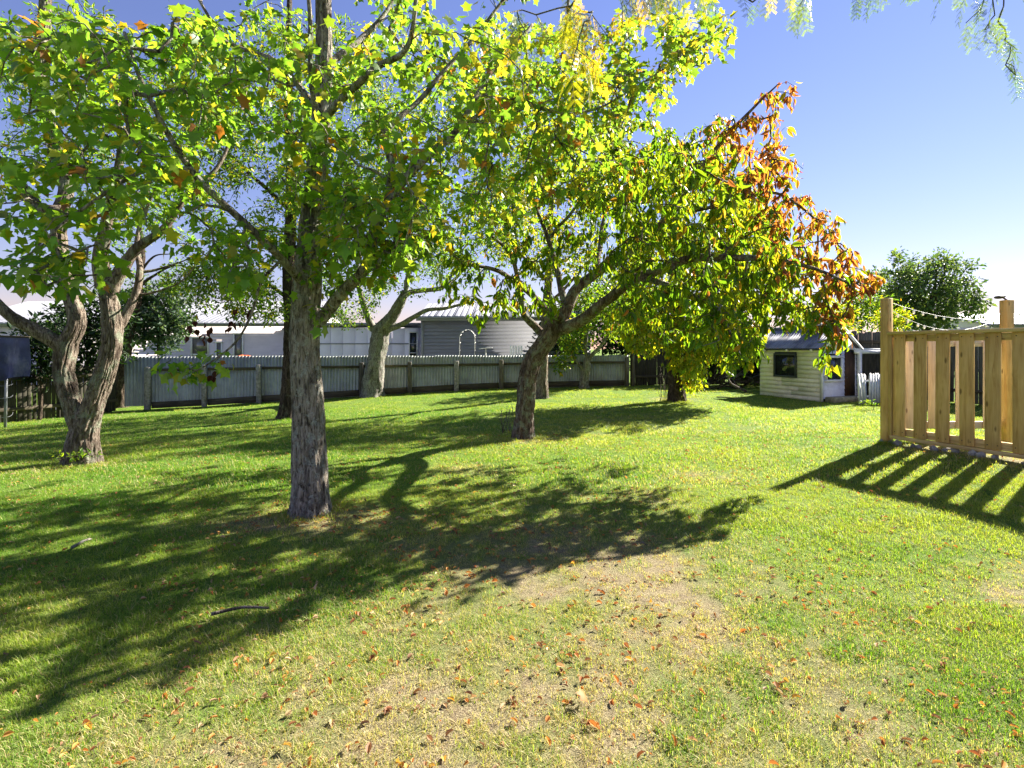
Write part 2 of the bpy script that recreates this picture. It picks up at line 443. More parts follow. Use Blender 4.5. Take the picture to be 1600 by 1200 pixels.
def dry_mask(x, y):
    x = np.atleast_1d(x); y = np.atleast_1d(y)
    d = np.zeros_like(x)
    for bx, by, rx, ry, a in DRY:
        d = d + a * np.exp(-((x - bx) / rx) ** 2 - ((y - by) / ry) ** 2)
    d = d + 0.9 * (n2(x, y, 1.7, 11) - 0.55) * (0.25 + np.clip(d, 0, 1)) + 0.5 * (n2(x, y, 6.0, 12) - 0.5) * (0.3 + np.clip(d, 0, 1))
    e = np.clip(d, 0, 1)
    d = 0.72 * d + (0.9 * (n2(x, y, 9.0, 13) - 0.5) + 0.8 * (n2(x, y, 19.0, 14) - 0.5)) * (0.16 + 0.75 * e)
    return np.clip(d + 0.03, 0, 1)

def axis_grid(lo, hi, flo, fhi, fine):
    a = list(np.arange(flo, fhi + 1e-6, fine))
    s, v = fine, flo
    left = []
    while v > lo: s *= 1.35; v -= s; left.append(v)
    s, v = fine, a[-1]
    while v < hi: s *= 1.35; v += s; a.append(v)
    return np.array(left[::-1] + a)
gx, gy = axis_grid(-400, 400, -15, 14, 0.11), axis_grid(-60, 900, -0.5, 21, 0.11)
X, Y = np.meshgrid(gx, gy)
Z = gh(X.ravel(), Y.ravel())
nx, ny = len(gx), len(gy)
ii = (np.arange(ny - 1)[:, None] * nx + np.arange(nx - 1)[None]).ravel()
gm = fast_mesh('lawn', np.stack([X.ravel(), Y.ravel(), Z], 1), [np.stack([ii, ii + 1, ii + nx + 1, ii + nx], 1)], smooth_shade=True)
a = gm.attributes.new('dry', 'FLOAT', 'POINT'); a.data.foreach_set('value', dry_mask(X.ravel(), Y.ravel()).astype(np.float32))
lawn = put('lawn', gm, M['lawn']); lawn['kind'] = 'structure'

def clump_mesh(name, nb, h, spread, width, seed):
    r = np.random.default_rng(seed)
    V, T, C = [], [], []
    for b in range(nb):
        ang = r.uniform(0, 2 * math.pi); rad = spread * math.sqrt(r.uniform())
        base = np.array([rad * math.cos(ang), rad * math.sin(ang), -0.006])
        la = r.uniform(0, 2 * math.pi); lean = r.uniform(0.1, 1.0) ** 1.2 * h * 1.5
        hh = h * r.uniform(0.3, 1.1)
        dirv = np.array([math.cos(la), math.sin(la), 0]); side = np.array([-dirv[1], dirv[0], 0]) * width * r.uniform(0.6, 1.2)
        m = base + dirv * lean * 0.35 + np.array([0, 0, hh * 0.62]); t = base + dirv * lean + np.array([0, 0, hh])
        i = len(V); V += [base - side, base + side, m - side * 0.7, m + side * 0.7, t]
        T += [(i, i + 1, i + 3), (i, i + 3, i + 2), (i + 2, i + 3, i + 4)]
        c = (r.uniform(), r.uniform(), 0); C += [c] * 5
    me = fast_mesh(name, np.array(V), [np.array(T)], np.array(C)); me.materials.append(M['grass'])
    return bpy.data.objects.new(name, me)
clumps = [clump_mesh('tuft', 34, 0.034, 0.055, 0.0015, 1), clump_mesh('tuft', 34, 0.028, 0.06, 0.0017, 2), clump_mesh('tuft', 26, 0.044, 0.05, 0.0016, 3),
          clump_mesh('tuft', 44, 0.036, 0.12, 0.0027, 4), clump_mesh('tuft', 44, 0.042, 0.12, 0.0027, 5)]
def scatter(y0, y1, dens, margin=1.6):
    n = int(dens * margin * (y1 ** 2 - y0 ** 2))
    y = np.sqrt(RNG.uniform(y0 ** 2, y1 ** 2, n)); x = RNG.uniform(-1, 1, n) * margin * y
    return x, y
pts = []
for y0, y1, dens, near in ((0.6, 3.0, 1000, 1), (3.0, 5.5, 480, 1), (5.5, 9.0, 100, 0), (9.0, 14.0, 44, 0), (14.0, 20.0, 18, 0)):
    x, y = scatter(y0, y1, dens)
    d = dry_mask(x, y)
    keep = RNG.uniform(size=len(x)) > np.clip(d * 0.50 - 0.12, 0, 0.36)
    keep &= (x > -13.5) & (x < 13) & (y < 20.2)
    x, y, d = x[keep], y[keep], d[keep]
    which = RNG.integers(0, 3, len(x)) if near else RNG.integers(3, 5, len(x))
    sc = RNG.uniform(0.7, 1.25, len(x)) * (1 - 0.45 * d) * (1.0 if near else (1.0 if y0 < 8 else 1.15)) * (0.45 + 0.6 * n2(x, y, 1.3, 21) + 0.6 * n2(x, y, 5.0, 22))
    pts.append(np.stack([x, y, d, which, sc], 1))
for fpx, fpy, fr in ((486, 800, .24), (817, 684, .28), (130, 724, .34), (582, 620, .42), (449, 654, .25), (1057, 627, .30), (1383, 692, .12), (912, 607, .25)):
    fb_ = GP(fpx, fpy); m_ = 110
    aa = RNG.uniform(0, 6.28, m_); rr_ = fr * (0.9 + 0.55 * RNG.uniform(0, 1, m_) ** 2)
    x, y = fb_[0] + rr_ * np.cos(aa), fb_[1] + rr_ * np.sin(aa)
    keep = n2(x, y, 6.0, 24) > .42
    x, y = x[keep], y[keep]
    pts.append(np.stack([x, y, dry_mask(x, y) * .5, RNG.integers(0, 3, len(x)), RNG.uniform(.9, 2.0, len(x))], 1))
pts = np.vstack(pts)
gme = bpy.data.meshes.new('grass')
gme.vertices.add(len(pts))
gme.vertices.foreach_set('co', np.stack([pts[:, 0], pts[:, 1], gh(pts[:, 0], pts[:, 1])], 1).astype(np.float32).ravel())
for nm, arr in (('dry', pts[:, 2]), ('scl', pts[:, 4]), ('rot', RNG.uniform(0, 6.28, len(pts))),
                ('tint', np.clip(0.55 + 1.3 * (n2(pts[:, 0], pts[:, 1], 0.55, 31) - 0.5) + 0.9 * (n2(pts[:, 0], pts[:, 1], 2.6, 32) - 0.5) + RNG.normal(0, 0.15, len(pts)) + 0.20 * smooth(-1, 3, pts[:, 0]) - 0.15 * smooth(1, -3, pts[:, 0]), 0, 1))):
    at_ = gme.attributes.new(nm, 'FLOAT', 'POINT'); at_.data.foreach_set('value', arr.astype(np.float32))
at_ = gme.attributes.new('which', 'INT', 'POINT'); at_.data.foreach_set('value', pts[:, 3].astype(np.int32))
grass = bpy.data.objects.new('grass', gme); COL.objects.link(grass)
grass['kind'] = 'stuff'; grass['label'] = 'short mown grass with dry straw patches under the trees'; grass['category'] = 'grass'
gme.materials.append(M['grass'])
ng = bpy.data.node_groups.new('grass_scatter', 'GeometryNodeTree')
ng.interface.new_socket('Geometry', in_out='INPUT', socket_type='NodeSocketGeometry')
ng.interface.new_socket('Geometry', in_out='OUTPUT', socket_type='NodeSocketGeometry')
gi, go = ng.nodes.new('NodeGroupInput'), ng.nodes.new('NodeGroupOutput')
def named(nm, typ='FLOAT'):
    q = ng.nodes.new('GeometryNodeInputNamedAttribute'); q.data_type = typ; q.inputs[0].default_value = nm; return q.outputs[0]
comb = ng.nodes.new('ShaderNodeCombineXYZ'); ng.links.new(named('rot'), comb.inputs[2])
joi = ng.nodes.new('GeometryNodeJoinGeometry')
for k_, ob in enumerate(clumps):
    oi = ng.nodes.new('GeometryNodeObjectInfo'); oi.inputs[0].default_value = ob; oi.inputs['As Instance'].default_value = True
    cmp_ = ng.nodes.new('FunctionNodeCompare'); cmp_.data_type = 'INT'; cmp_.operation = 'EQUAL'
    ng.links.new(named('which', 'INT'), cmp_.inputs[2]); cmp_.inputs[3].default_value = k_
    ip = ng.nodes.new('GeometryNodeInstanceOnPoints')
    ng.links.new(gi.outputs[0], ip.inputs['Points']); ng.links.new(cmp_.outputs[0], ip.inputs['Selection'])
    ng.links.new(oi.outputs['Geometry'], ip.inputs['Instance']); ng.links.new(comb.outputs[0], ip.inputs['Rotation'])
    ng.links.new(named('scl'), ip.inputs['Scale']); ng.links.new(ip.outputs[0], joi.inputs[0])
ng.links.new(joi.outputs[0], go.inputs[0])
md = grass.modifiers.new('scatter', 'NODES'); md.node_group = ng

# ------------------------------------------------------------------ leaves
def tri_fan(outline, centre, zf):
    v = [centre] + outline
    n = len(outline)
    t = [(0, i + 1, (i + 1) % n + 1) for i in range(n)]
    return np.array([[x, y, zf(x, y)] for x, y in v]), np.array(t)
_r = [(0.08, -0.02), (0.36, 0.0), (0.29, 0.24), (0.53, 0.55), (0.24, 0.60)]
MAPLE = tri_fan([(0, -0.02)] + _r + [(0, 1.0)] + [(-x, y) for x, y in _r[::-1]], (0, 0.36), lambda x, y: 0.06 - 0.32 * x * x - 0.16 * (y - 0.4) ** 2 + 0.05 * abs(x))
_pet = np.array([[-0.012, -0.55, 0.10], [0.012, -0.55, 0.10], [0.012, 0.0, 0.02], [-0.012, 0.0, 0.02]])
MAPLE = (np.vstack([MAPLE[0], _pet]), np.vstack([MAPLE[1], np.array([(0, 1, 2), (0, 2, 3)]) + len(MAPLE[0])]))
_m = [(0, 0), (0, 0.33), (0, 0.68), (0, 1.0)]; _s = [(0.17, 0.20), (0.225, 0.48), (0.11, 0.80)]
OV = np.array([(x, y, -0.10 * (y - 0.4) ** 2 * 1.5) for x, y in _m] + [(x, y, 0.07 - 0.15 * (y - 0.4) ** 2) for x, y in _s] + [(-x, y, 0.07 - 0.15 * (y - 0.4) ** 2) for x, y in _s])
OT = []
for o_ in (4, 7):
    OT += [(0, o_, 1), (1, o_, o_ + 1), (1, o_ + 1, 2), (2, o_ + 1, o_ + 2), (2, o_ + 2, 3)]
OVATE = (np.vstack([OV, [[-0.01, -0.16, 0], [0.01, -0.16, 0]]]), np.array(OT + [(10, 11, 0)]))
SMALL = (np.array([[0, 0, 0], [0.32, 0.45, 0.05], [0, 1, -0.06], [-0.32, 0.45, 0.05]]), np.array([(0, 1, 2), (0, 2, 3)]))
NARROW = (np.array([[0, 0, 0], [0.12, 0.4, 0.03], [0, 1, -0.06], [-0.12, 0.4, 0.03]]), np.array([(0, 1, 2), (0, 2, 3)]))

def leaf_frames(axis, normal):
    a = unit(axis); n = normal - a * np.sum(normal * a, -1, keepdims=True); n = unit(n)
    return np.stack([np.cross(a, n), a, n], -1)          # columns x, y, z

def bake_leaves(name, tmpl, pos, R, size, col):
    V, T = tmpl
    n, k = len(pos), len(V)
    rr = np.random.default_rng(n)
    Vn = np.repeat(V[None], n, 0)
    Vn[:, :, 0] *= rr.uniform(0.65, 1.15, (n, 1))
    Vn[:, :, 2] += rr.normal(-0.12, 0.22, (n, 1)) * Vn[:, :, 1] ** 2 + rr.normal(0, 0.35, (n, 1)) * Vn[:, :, 0] * Vn[:, :, 1] + rr.normal(0.1, 0.25, (n, 1)) * np.abs(Vn[:, :, 0])
    v = pos[:, None] + size[:, None, None] * np.einsum('nij,nkj->nki', R, Vn)
    t = (T[None] + (np.arange(n) * k)[:, None, None]).reshape(-1, 3)
    return fast_mesh(name, v.reshape(-1, 3), [t], np.repeat(col, k, 0))

# ------------------------------------------------------------------ trees
class Tree:
    def __init__(s, name, label, base, bark, leafmat, group=None):
        s.base = np.asarray(base, float)
        s.root = thing(name, label, 'tree', tuple(s.base), group)
        s.bark, s.leafmat = bark, leafmat
        s.pos, s.par, s.rad, s.fixed = [], [], [], []
        s.paths = []
        s.rng = np.random.default_rng(abs(hash(label)) % 1000 if False else sum(map(ord, label)))
    def node(s, p, par, r, fixed):
        s.pos.append(np.asarray(p, float)); s.par.append(par); s.rad.append(r); s.fixed.append(fixed); return len(s.pos) - 1
    def nearest(s, p):
        return int(np.argmin(np.linalg.norm(np.array(s.pos) - p, axis=1)))
    def trunk(s, pts, radii, name='trunk', sides=36, flare=0.35, rough=0.10, ridges=True, step=0.05, wob=0.0, label=None):
        pts = np.asarray(pts, float)
        c, t = catmull(pts, step)
        r = np.interp(t, np.linspace(0, 1, len(radii)), radii)
        L = np.concatenate([[0], np.cumsum(np.linalg.norm(np.diff(c, axis=0), axis=1))])
        if wob: c = c + wob * (np.stack([n2(L, L * 0 + 3, 2.0, 51), n2(L, L * 0 + 9, 2.0, 52), n2(L, L * 0 + 5, 2.0, 53)], 1) - 0.5) * smooth(0, 0.3, L)[:, None]
        v, q = tube(c, r, sides)
        n = len(c)
        cen = np.repeat(c, sides, 0); d = v - cen
        u = unit(d); ss = np.repeat(L, sides); rr = np.repeat(r, sides)
        sd = int(s.base[0] * 100) % 97
        k1 = vnoise(np.stack([u[:, 0] * 2.2 + 9, u[:, 1] * 2.2 + 9, ss * 1.6 + u[:, 2]], 1), sd) - 0.5
        f = 1 + rough * 2.4 * k1
        if ridges:
            k2 = vnoise(np.stack([u[:, 0] * 8 + 50, u[:, 1] * 8 + 50, ss * 5.0 + 3 * k1], 1), sd + 1)
            k3 = vnoise(np.stack([u[:, 0] * 17 + 50, u[:, 1] * 17 + 50, ss * 16.0], 1), sd + 2)
            f = f + rough * (1.9 * (np.sqrt(np.abs(k2 - 0.5) * 2) - 0.6) + 0.7 * (k3 - 0.5))
        f = f - (np.percentile(f, 82) - 1)
        if flare:
            ang = np.arctan2(u[:, 1], u[:, 0])
            root = 0.55 + 0.45 * np.cos(ang * 5 + 6 * k1 + sd) * np.cos(ang * 2 + sd)
            f = f + flare * np.exp(-ss / (0.55 * r[0] + 0.05)) * (0.5 + root)
        v = cen + d * f[:, None]
        mb = MB(); mb.arr(v - s.base, q)
        mb.f.setdefault(sides, []).append([(n - 1) * sides + kk for kk in range(sides)])
        o = put(name, mb.mesh(name, True), s.bark, s.root, label=label)
        prev = s.nearest(pts[0]) if s.pos else -1
        stepn = max(1, int(0.12 / step))
        for i in range(0, n, stepn):
            prev = s.node(c[i], prev, r[i], True)
        return o
    def limb(s, pts, r0, r1, sides=9, rough=0.07, wob=0.05):
        rn = max(2, len(pts))
        return s.trunk(pts, list(np.linspace(r0, r1, rn)), 'branch', sides, 0.0, rough, r0 > 0.05, 0.06, wob)
    def grow(s, targets, droop=0.0, step=0.14, lift=0.12):
        targets = np.asarray(targets)
        P0 = np.array(s.pos)
        d0 = np.array([np.min(np.linalg.norm(P0 - t, axis=1)) for t in targets])
        for t in targets[np.argsort(d0)]:
            pos = np.array(s.pos)
            dv = np.linalg.norm(pos - t, axis=1)
            i = int(np.argmin(dv)); dist = dv[i]
            if dist < 0.05: continue
            # start a little further down the parent so that twigs leave at an angle
            for _ in range(2):
                if s.par[i] >= 0 and dist > 0.3: i = s.par[i]
            a = s.pos[i]; dist = np.linalg.norm(t - a)
            pd = unit(a - s.pos[s.par[i]]) if s.par[i] >= 0 else np.array([0, 0, 1.0])
            mid = a + 0.45 * (t - a) + pd * dist * 0.10 + np.array([0, 0, lift * dist]) + s.rng.normal(0, 0.06, 3) * dist
            n = max(2, int(dist / step) + 1)
            q = np.linspace(0, 1, n + 1)[1:, None]
            pth = a * (1 - q) ** 2 + 2 * mid * q * (1 - q) + t * q ** 2
            pth[:, 2] -= droop * dist * (q[:, 0] ** 2) * 0.5
            pth[:-1] += s.rng.normal(0, 0.012, pth[:-1].shape)
            ids = [i]
            for p in pth:
                ids.append(s.node(p, ids[-1], 0.0, False))
            s.paths.append(ids)
    def finish_twigs(s, unit_r=0.0034, power=0.46, sides=4, rmin=0.0022):
        cnt = np.zeros(len(s.pos))
        for ids in s.paths: cnt[ids[-1]] += 1
        for i in range(len(s.pos) - 1, -1, -1):
            if s.par[i] >= 0: cnt[s.par[i]] += cnt[i]
        rad = np.where(s.fixed, s.rad, np.maximum(rmin, unit_r * np.maximum(cnt, 1) ** power))
        mb = MB()
        for ids in s.paths:
            r = rad[ids].copy()
            r[0] = min(r[0], r[1] * 1.25)
            mb.tube(np.array([s.pos[i] for i in ids]) - s.base, r, sides if r[1] < 0.02 else 6, caps=False)
        return mb.mesh('twigs', True)
    def leaves(s, per_m, tail, size, mode, colour, side_len=0.16, tmpl=SMALL, n_obj=0, extra_tip=3, name='crown'):
        """scatter leaves on the outer `tail` metres of every twig"""
        r = s.rng
        pos, ax, nr = [], [], []
        for ids in s.paths:
            pts = np.array([s.pos[i] for i in ids])
            seg = np.linalg.norm(np.diff(pts, axis=0), axis=1); L = np.concatenate([[0], np.cumsum(seg)])
            tl = min(L[-1], tail)
            m = int(tl * per_m) + extra_tip
            d = L[-1] - tl * r.uniform(0, 1, m) ** 1.3
            p = np.stack([np.interp(d, L, pts[:, k]) for k in range(3)], 1)
            td = unit(pts[-1] - pts[max(0, len(pts) - 3)])
            off = r.normal(0, 1, (m, 3)); off = unit(off - td * (off @ td)[:, None] * 0.6)
            p = p + off * (side_len * r.uniform(0.15, 1, m))[:, None]
            if mode == 'hang':
                a = unit(off * 0.45 + np.array([0, 0, -1.0]) + r.normal(0, 0.28, (m, 3)))
                nn = unit(r.normal(0, 1, (m, 3)) * np.array([1, 1, 0.4]))
            elif mode == 'droop':
                a = unit(off * 0.9 + td * 0.4 + np.array([0, 0, -0.75]) + r.normal(0, 0.3, (m, 3)))
                nn = unit(np.array([0, 0, 1.0]) + off * 0.5 + r.normal(0, 0.45, (m, 3)))
            else:
                a = unit(off + td * 0.5 + r.normal(0, 0.3, (m, 3)))
                nn = unit(np.array([0, 0, 0.8]) + r.normal(0, 0.7, (m, 3)))
            pos.append(p); ax.append(a); nr.append(nn)
        pos, ax, nr = np.vstack(pos), np.vstack(ax), np.vstack(nr)
        ok = pos[:, 2] > gh(pos[:, 0], pos[:, 1]) + 0.12
        ok &= np.linalg.norm(pos - np.array([0, 0, CAM_H]), axis=1) > 1.9
        pos, ax, nr = pos[ok], ax[ok], nr[ok]
        n = len(pos)
        R = leaf_frames(ax, nr)
        sz = size * (0.5 + 1.0 * r.uniform(0, 1, n) ** 1.3)
        col = colour(pos, r)
        crown_sel = np.ones(n, bool)
        sel = np.array([], int)
        if n_obj:
            px = 800 + pos[:, 0] / pos[:, 1] * F; py = HZ - (pos[:, 2] - CAM_H) / pos[:, 1] * F
            score = sz / pos[:, 1]
            score[(px < 0) | (px > 1600) | (py < 0)] = 0
            sel = np.argsort(-score)[:n_obj]
            crown_sel[sel] = False
        me = bake_leaves(name, tmpl, pos[crown_sel] - s.base, R[crown_sel], sz[crown_sel], col[crown_sel])
        crown = put(name, me, s.leafmat, s.root, kind='stuff')
        if n_obj:
            cols = col[sel]
            # alike leaves share a mesh: eight colour variants
            key = np.argsort(cols[:, 0] / (cols[:, 1] + 1e-6))
            for ch in np.array_split(key, 30):
                V, T = tmpl
                V = V.copy(); V[:, 0] *= r.uniform(0.7, 1.15); V[:, 2] += r.normal(-0.1, 0.2) * V[:, 1] ** 2 + r.normal(0, 0.3) * V[:, 0] * V[:, 1] + r.normal(0.1, 0.2) * np.abs(V[:, 0])
                me_l = fast_mesh('leaf', V, [T], np.repeat(np.median(cols[ch], 0)[None], len(V), 0)); me_l.materials.append(s.leafmat)
                for j in ch:
                    jj = sel[j]
                    mw = Matrix([[*(R[jj][a_] * sz[jj]), pos[jj][a_] - s.base[a_]] for a_ in range(3)] + [[0, 0, 0, 1]])
                    put('leaf', me_l, None, crown, mw=mw)
        return crown
    def twigs(s, crown, **kw):
        return put('twigs', s.finish_twigs(**kw), s.bark, crown, kind='stuff')

def cloud(specs, rng, mult=1.0):
    """(px, py, rx, ry, near, far, count): twig ends in a lens of the crown that the photograph shows round that spot"""
    out = []
    for px, py, rx, ry, d0, d1, n in specs:
        n = int(round(n * mult))
        a = rng.uniform(0, 2 * math.pi, n); q = np.sqrt(rng.uniform(0, 1, n))
        for k_ in range(n):
            out.append(P(px + rx * q[k_] * math.cos(a[k_]), py + ry * q[k_] * math.sin(a[k_]), rng.uniform(d0, d1)))
    return np.array(out)

def ellipsoid(c, r, n, rng, shell=0.55):
    d = unit(rng.normal(0, 1, (n, 3))); q = shell + (1 - shell) * rng.uniform(0, 1, n)
    return np.asarray(c) + d * q[:, None] * np.asarray(r)

def palette(cols, weights):
    cols = np.array(cols); w = np.array(weights, float); w /= w.sum()
    def f(pos, r):
        c = cols[r.choice(len(cols), len(pos), p=w)]
        return np.clip(c * r.uniform(0.75, 1.25, (len(pos), 1)) * r.uniform(0.92, 1.08, (len(pos), 3)), 0.003, 0.9)
    return f

GREEN_M = [(0.12, 0.235, 0.02), (0.155, 0.265, 0.022), (0.20, 0.285, 0.022), (0.30, 0.29, 0.02), (0.42, 0.30, 0.02), (0.30, 0.12, 0.02)]
def maple_col(pos, r):
    # the crown turns yellow towards its sunny right-hand side
    w = smooth(-2.5, 2.5, pos[:, 0]); u = r.uniform(0, 1, len(pos))
    cols = np.array(GREEN_M)
    th = np.stack([0.34 - 0.20 * w, 0.66 - 0.30 * w, 0.86 - 0.20 * w, 0.95 - 0.07 * w, 0.985 - 0.01 * w], 1)
    idx = (u[:, None] > th).sum(1)
    return np.clip(cols[idx] * r.uniform(0.7, 1.25, (len(pos), 1)) + np.array([0.0, 0.0, 0.012]), 0.003, 0.9)

# --- the maple in front
bB = GP(486, 800)
dB = bB[1]
maple = Tree('maple_tree', 'tall maple with straight grey trunk nearest the camera, star-shaped green leaves', bB, M['bark_maple'], M['leaf'])
maple.trunk([bB - [0, 0, 0.1], P(484, 740, dB), P(481, 640, dB), P(476, 540, dB), P(481, 440, dB), P(488, 330, dB), P(500, 200, dB), P(507, 80, dB), P(506, -60, dB), P(520, -330, dB + 0.2)],
            [0.172, 0.156, 0.143, 0.134, 0.126, 0.100, 0.080, 0.074, 0.066, 0.03], sides=110, flare=0.30, rough=0.075, step=0.02)
def PL(*a): return [P(*q) for q in a]
for pts, r0, r1 in (
        (PL((497, 505, dB), (540, 452, dB - 0.15), (570, 415, dB - 0.3), (600, 325, dB - 0.35), (660, 255, dB - 0.3), (715, 200, dB - 0.1), (765, 115, dB + 0.3), (830, 40, dB + 0.8)), 0.062, 0.016),
        (PL((606, 315, dB - 0.35), (613, 260, dB - 0.3), (603, 205, dB - 0.2), (660, 150, dB + 0.1), (735, 66, dB + 0.4), (800, -20, dB + 0.7)), 0.038, 0.014),
        (PL((500, 195, dB), (535, 155, dB - 0.3), (585, 105, dB - 0.6), (637, 72, dB - 0.8), (655, -20, dB - 0.9)), 0.040, 0.015),
        (PL((505, 110, dB), (560, 62, dB + 0.4), (605, 15, dB + 0.7), (640, -60, dB + 0.9)), 0.036, 0.015),
        (PL((495, 185, dB), (486, 110, dB - 0.25), (482, 0, dB - 0.4), (470, -120, dB - 0.5)), 0.030, 0.012),
        (PL((492, 165, dB), (430, 95, dB + 0.3), (353, 60, dB + 0.5), (300, -20, dB + 0.6)), 0.032, 0.012),
        (PL((480, 450, dB), (440, 405, dB - 0.35), (400, 365, dB - 0.6), (300, 263, dB - 0.8), (233, 150, dB - 0.9), (195, 50, dB - 0.9)), 0.042, 0.012),
        (PL((300, 263, dB - 0.8), (220, 270, dB - 1.1), (120, 330, dB - 1.3), (60, 380, dB - 1.4)), 0.018, 0.007),
        (PL((440, 405, dB - 0.35), (410, 440, dB - 0.5), (392, 490, dB - 0.6), (365, 535, dB - 0.65), (320, 570, dB - 0.65), (290, 583, dB - 0.6)), 0.014, 0.005),
        (PL((715, 200, dB - 0.1), (800, 160, dB + 0.4), (900, 178, dB + 0.9), (970, 150, dB + 1.3), (1060, 90, dB + 1.6)), 0.022, 0.008),
        (PL((506, -30, dB), (600, -140, dB - 0.8), (720, -240, dB - 1.2)), 0.035, 0.012),
        (PL((506, -30, dB), (400, -140, dB - 0.6), (250, -200, dB - 0.9)), 0.035, 0.012)):
    maple.limb(pts, r0, r1)
tB = cloud([(560, 270, 130, 85, 3.5, 5.6, 70), (590, 355, 95, 55, 3.5, 4.9, 55), (560, 420, 70, 40, 3.9, 5.2, 20), (625, 395, 65, 45, 3.9, 4.8, 32), (670, 350, 40, 40, 4.0, 5.0, 14), (680, 130, 150, 120, 3.6, 7.5, 105), (850, 150, 140, 120, 4.2, 8.0, 105),
            (1000, 80, 100, 70, 5.0, 8.0, 50), (1090, 50, 60, 55, 5.2, 7.0, 22), (400, 120, 130, 110, 3.6, 6.5, 80), (250, 130, 130, 110, 3.3, 5.6, 75),
            (80, 110, 95, 100, 3.0, 5.0, 48), (80, 290, 95, 70, 3.0, 4.2, 34), (100, 410, 90, 42, 3.0, 3.6, 26), (250, 290, 90, 90, 3.0, 4.6, 34), (370, 395, 60, 55, 3.5, 4.8, 22),
            (300, 575, 55, 25, 3.9, 4.3, 9), (900, 260, 110, 60, 5.2, 8.0, 55), (760, 300, 90, 70, 4.6, 7.0, 40), (980, 160, 70, 60, 5.5, 8.0, 30)], maple.rng, 1.3)
tB = np.vstack([tB, cloud([(500, 440, 34, 70, dB - 0.3, dB - 0.15, 9), (505, 260, 60, 70, dB - .9, dB - .3, 26), (500, 370, 40, 40, dB - .6, dB - .2, 9)], maple.rng), ellipsoid((-1.0, dB, 6.2), (2.6, 2.3, 1.4), 110, maple.rng)])
maple.grow(tB, droop=0.12)
crB = maple.leaves(36, 0.7, 0.078, 'droop', maple_col, 0.13, MAPLE, n_obj=290)
maple.twigs(crB)
# a spray of dead brown leaves on the low twig
dead = cloud([(312, 516, 24, 18, 3.95, 4.1, 14), (366, 508, 10, 12, 4.05, 4.15, 6), (338, 578, 12, 14, 4.0, 4.1, 5), (380, 488, 16, 8, 4.1, 4.2, 7)], maple.rng)
Rd = leaf_frames(unit(np.array([0, 0, -1.0]) + maple.rng.normal(0, 0.3, dead.shape)), unit(maple.rng.normal(0, 1, dead.shape)))
me_d = fast_mesh('dead_leaf', OVATE[0] * np.array([1.7, 1, 2.0]), [OVATE[1]], np.repeat(np.array([[0.075, 0.022, 0.016]]), len(OVATE[0]), 0)); me_d.materials.append(M['leaf_dry'])
for j in range(len(dead)):
    o = put('leaf', me_d, None, crB, mw=Matrix([[*(Rd[j][a_] * 0.058), dead[j][a_] - bB[a_]] for a_ in range(3)] + [[0, 0, 0, 1]]), label='dead brown leaf curled on the low twig')

# --- the cherry with drooping oval leaves
bE = GP(817, 684); dE = bE[1]
cherry = Tree('cherry_tree', 'crooked lichened cherry tree with drooping oval leaves turning orange at the right', bE, M['bark_cherry'], M['leaf'])
cherry.trunk([bE - [0, 0, 0.1], P(819, 655, dE), P(822, 625, dE), P(825, 595, dE), P(833, 562, dE), P(856, 528, dE - 0.05), P(875, 500, dE - 0.1), P(890, 475, dE - 0.15)],
             [0.185, 0.16, 0.158, 0.148, 0.155, 0.155, 0.13, 0.09], sides=90, flare=0.28, rough=0.12, step=0.025)
for pts, r0, r1 in (
        (PL((856, 530, dE), (836, 510, dE), (816, 487, dE - 0.1), (813, 452, dE - 0.2), (800, 400, dE - 0.5), (760, 360, dE - 0.9)), 0.085, 0.02),
        (PL((882, 500, dE - 0.1), (862, 490, dE - 0.4), (843, 474, dE - 0.7), (822, 450, dE - 1.0), (770, 420, dE - 1.6), (720, 410, dE - 1.9)), 0.085, 0.015),
        (PL((885, 482, dE - 0.1), (903, 450, dE - 0.1), (934, 424, dE), (985, 395, dE - 0.3), (1040, 340, dE - 0.7), (1085, 274, dE - 1.0), (1126, 221, dE - 1.1), (1175, 169, dE - 1.2), (1212, 130, dE - 1.2)), 0.10, 0.010),
        (PL((868, 515, dE - 0.05), (897, 508, dE - 0.3), (943, 471, dE - 0.8), (1000, 434, dE - 1.4), (1070, 405, dE - 2.0), (1150, 400, dE - 2.6), (1230, 410, dE - 2.9), (1320, 440, dE - 2.9)), 0.12, 0.012),
        (PL((885, 480, dE - 0.1), (872, 430, dE + 0.2), (858, 372, dE + 0.3), (841, 330, dE + 0.2), (820, 270, dE + 0.2)), 0.07, 0.015),
        (PL((934, 424, dE), (940, 360, dE + 0.6), (960, 280, dE + 1.0), (970, 200, dE + 1.2)), 0.05, 0.012),
        (PL((1000, 434, dE - 1.4), (1060, 450, dE - 2.3), (1120, 480, dE - 2.9), (1150, 540, dE - 3.1)), 0.05, 0.010),
        (PL((1040, 340, dE - 0.7), (1120, 320, dE - 1.3), (1200, 300, dE - 1.6), (1260, 330, dE - 1.7), (1300, 380, dE - 1.8)), 0.035, 0.008),
        (PL((860, 371, dE + 0.3), (900, 320, dE - 0.6), (940, 260, dE - 1.4), (960, 240, dE - 1.8)), 0.03, 0.008)):
    cherry.limb(pts, r0, r1, sides=10, rough=0.09, wob=0.10)
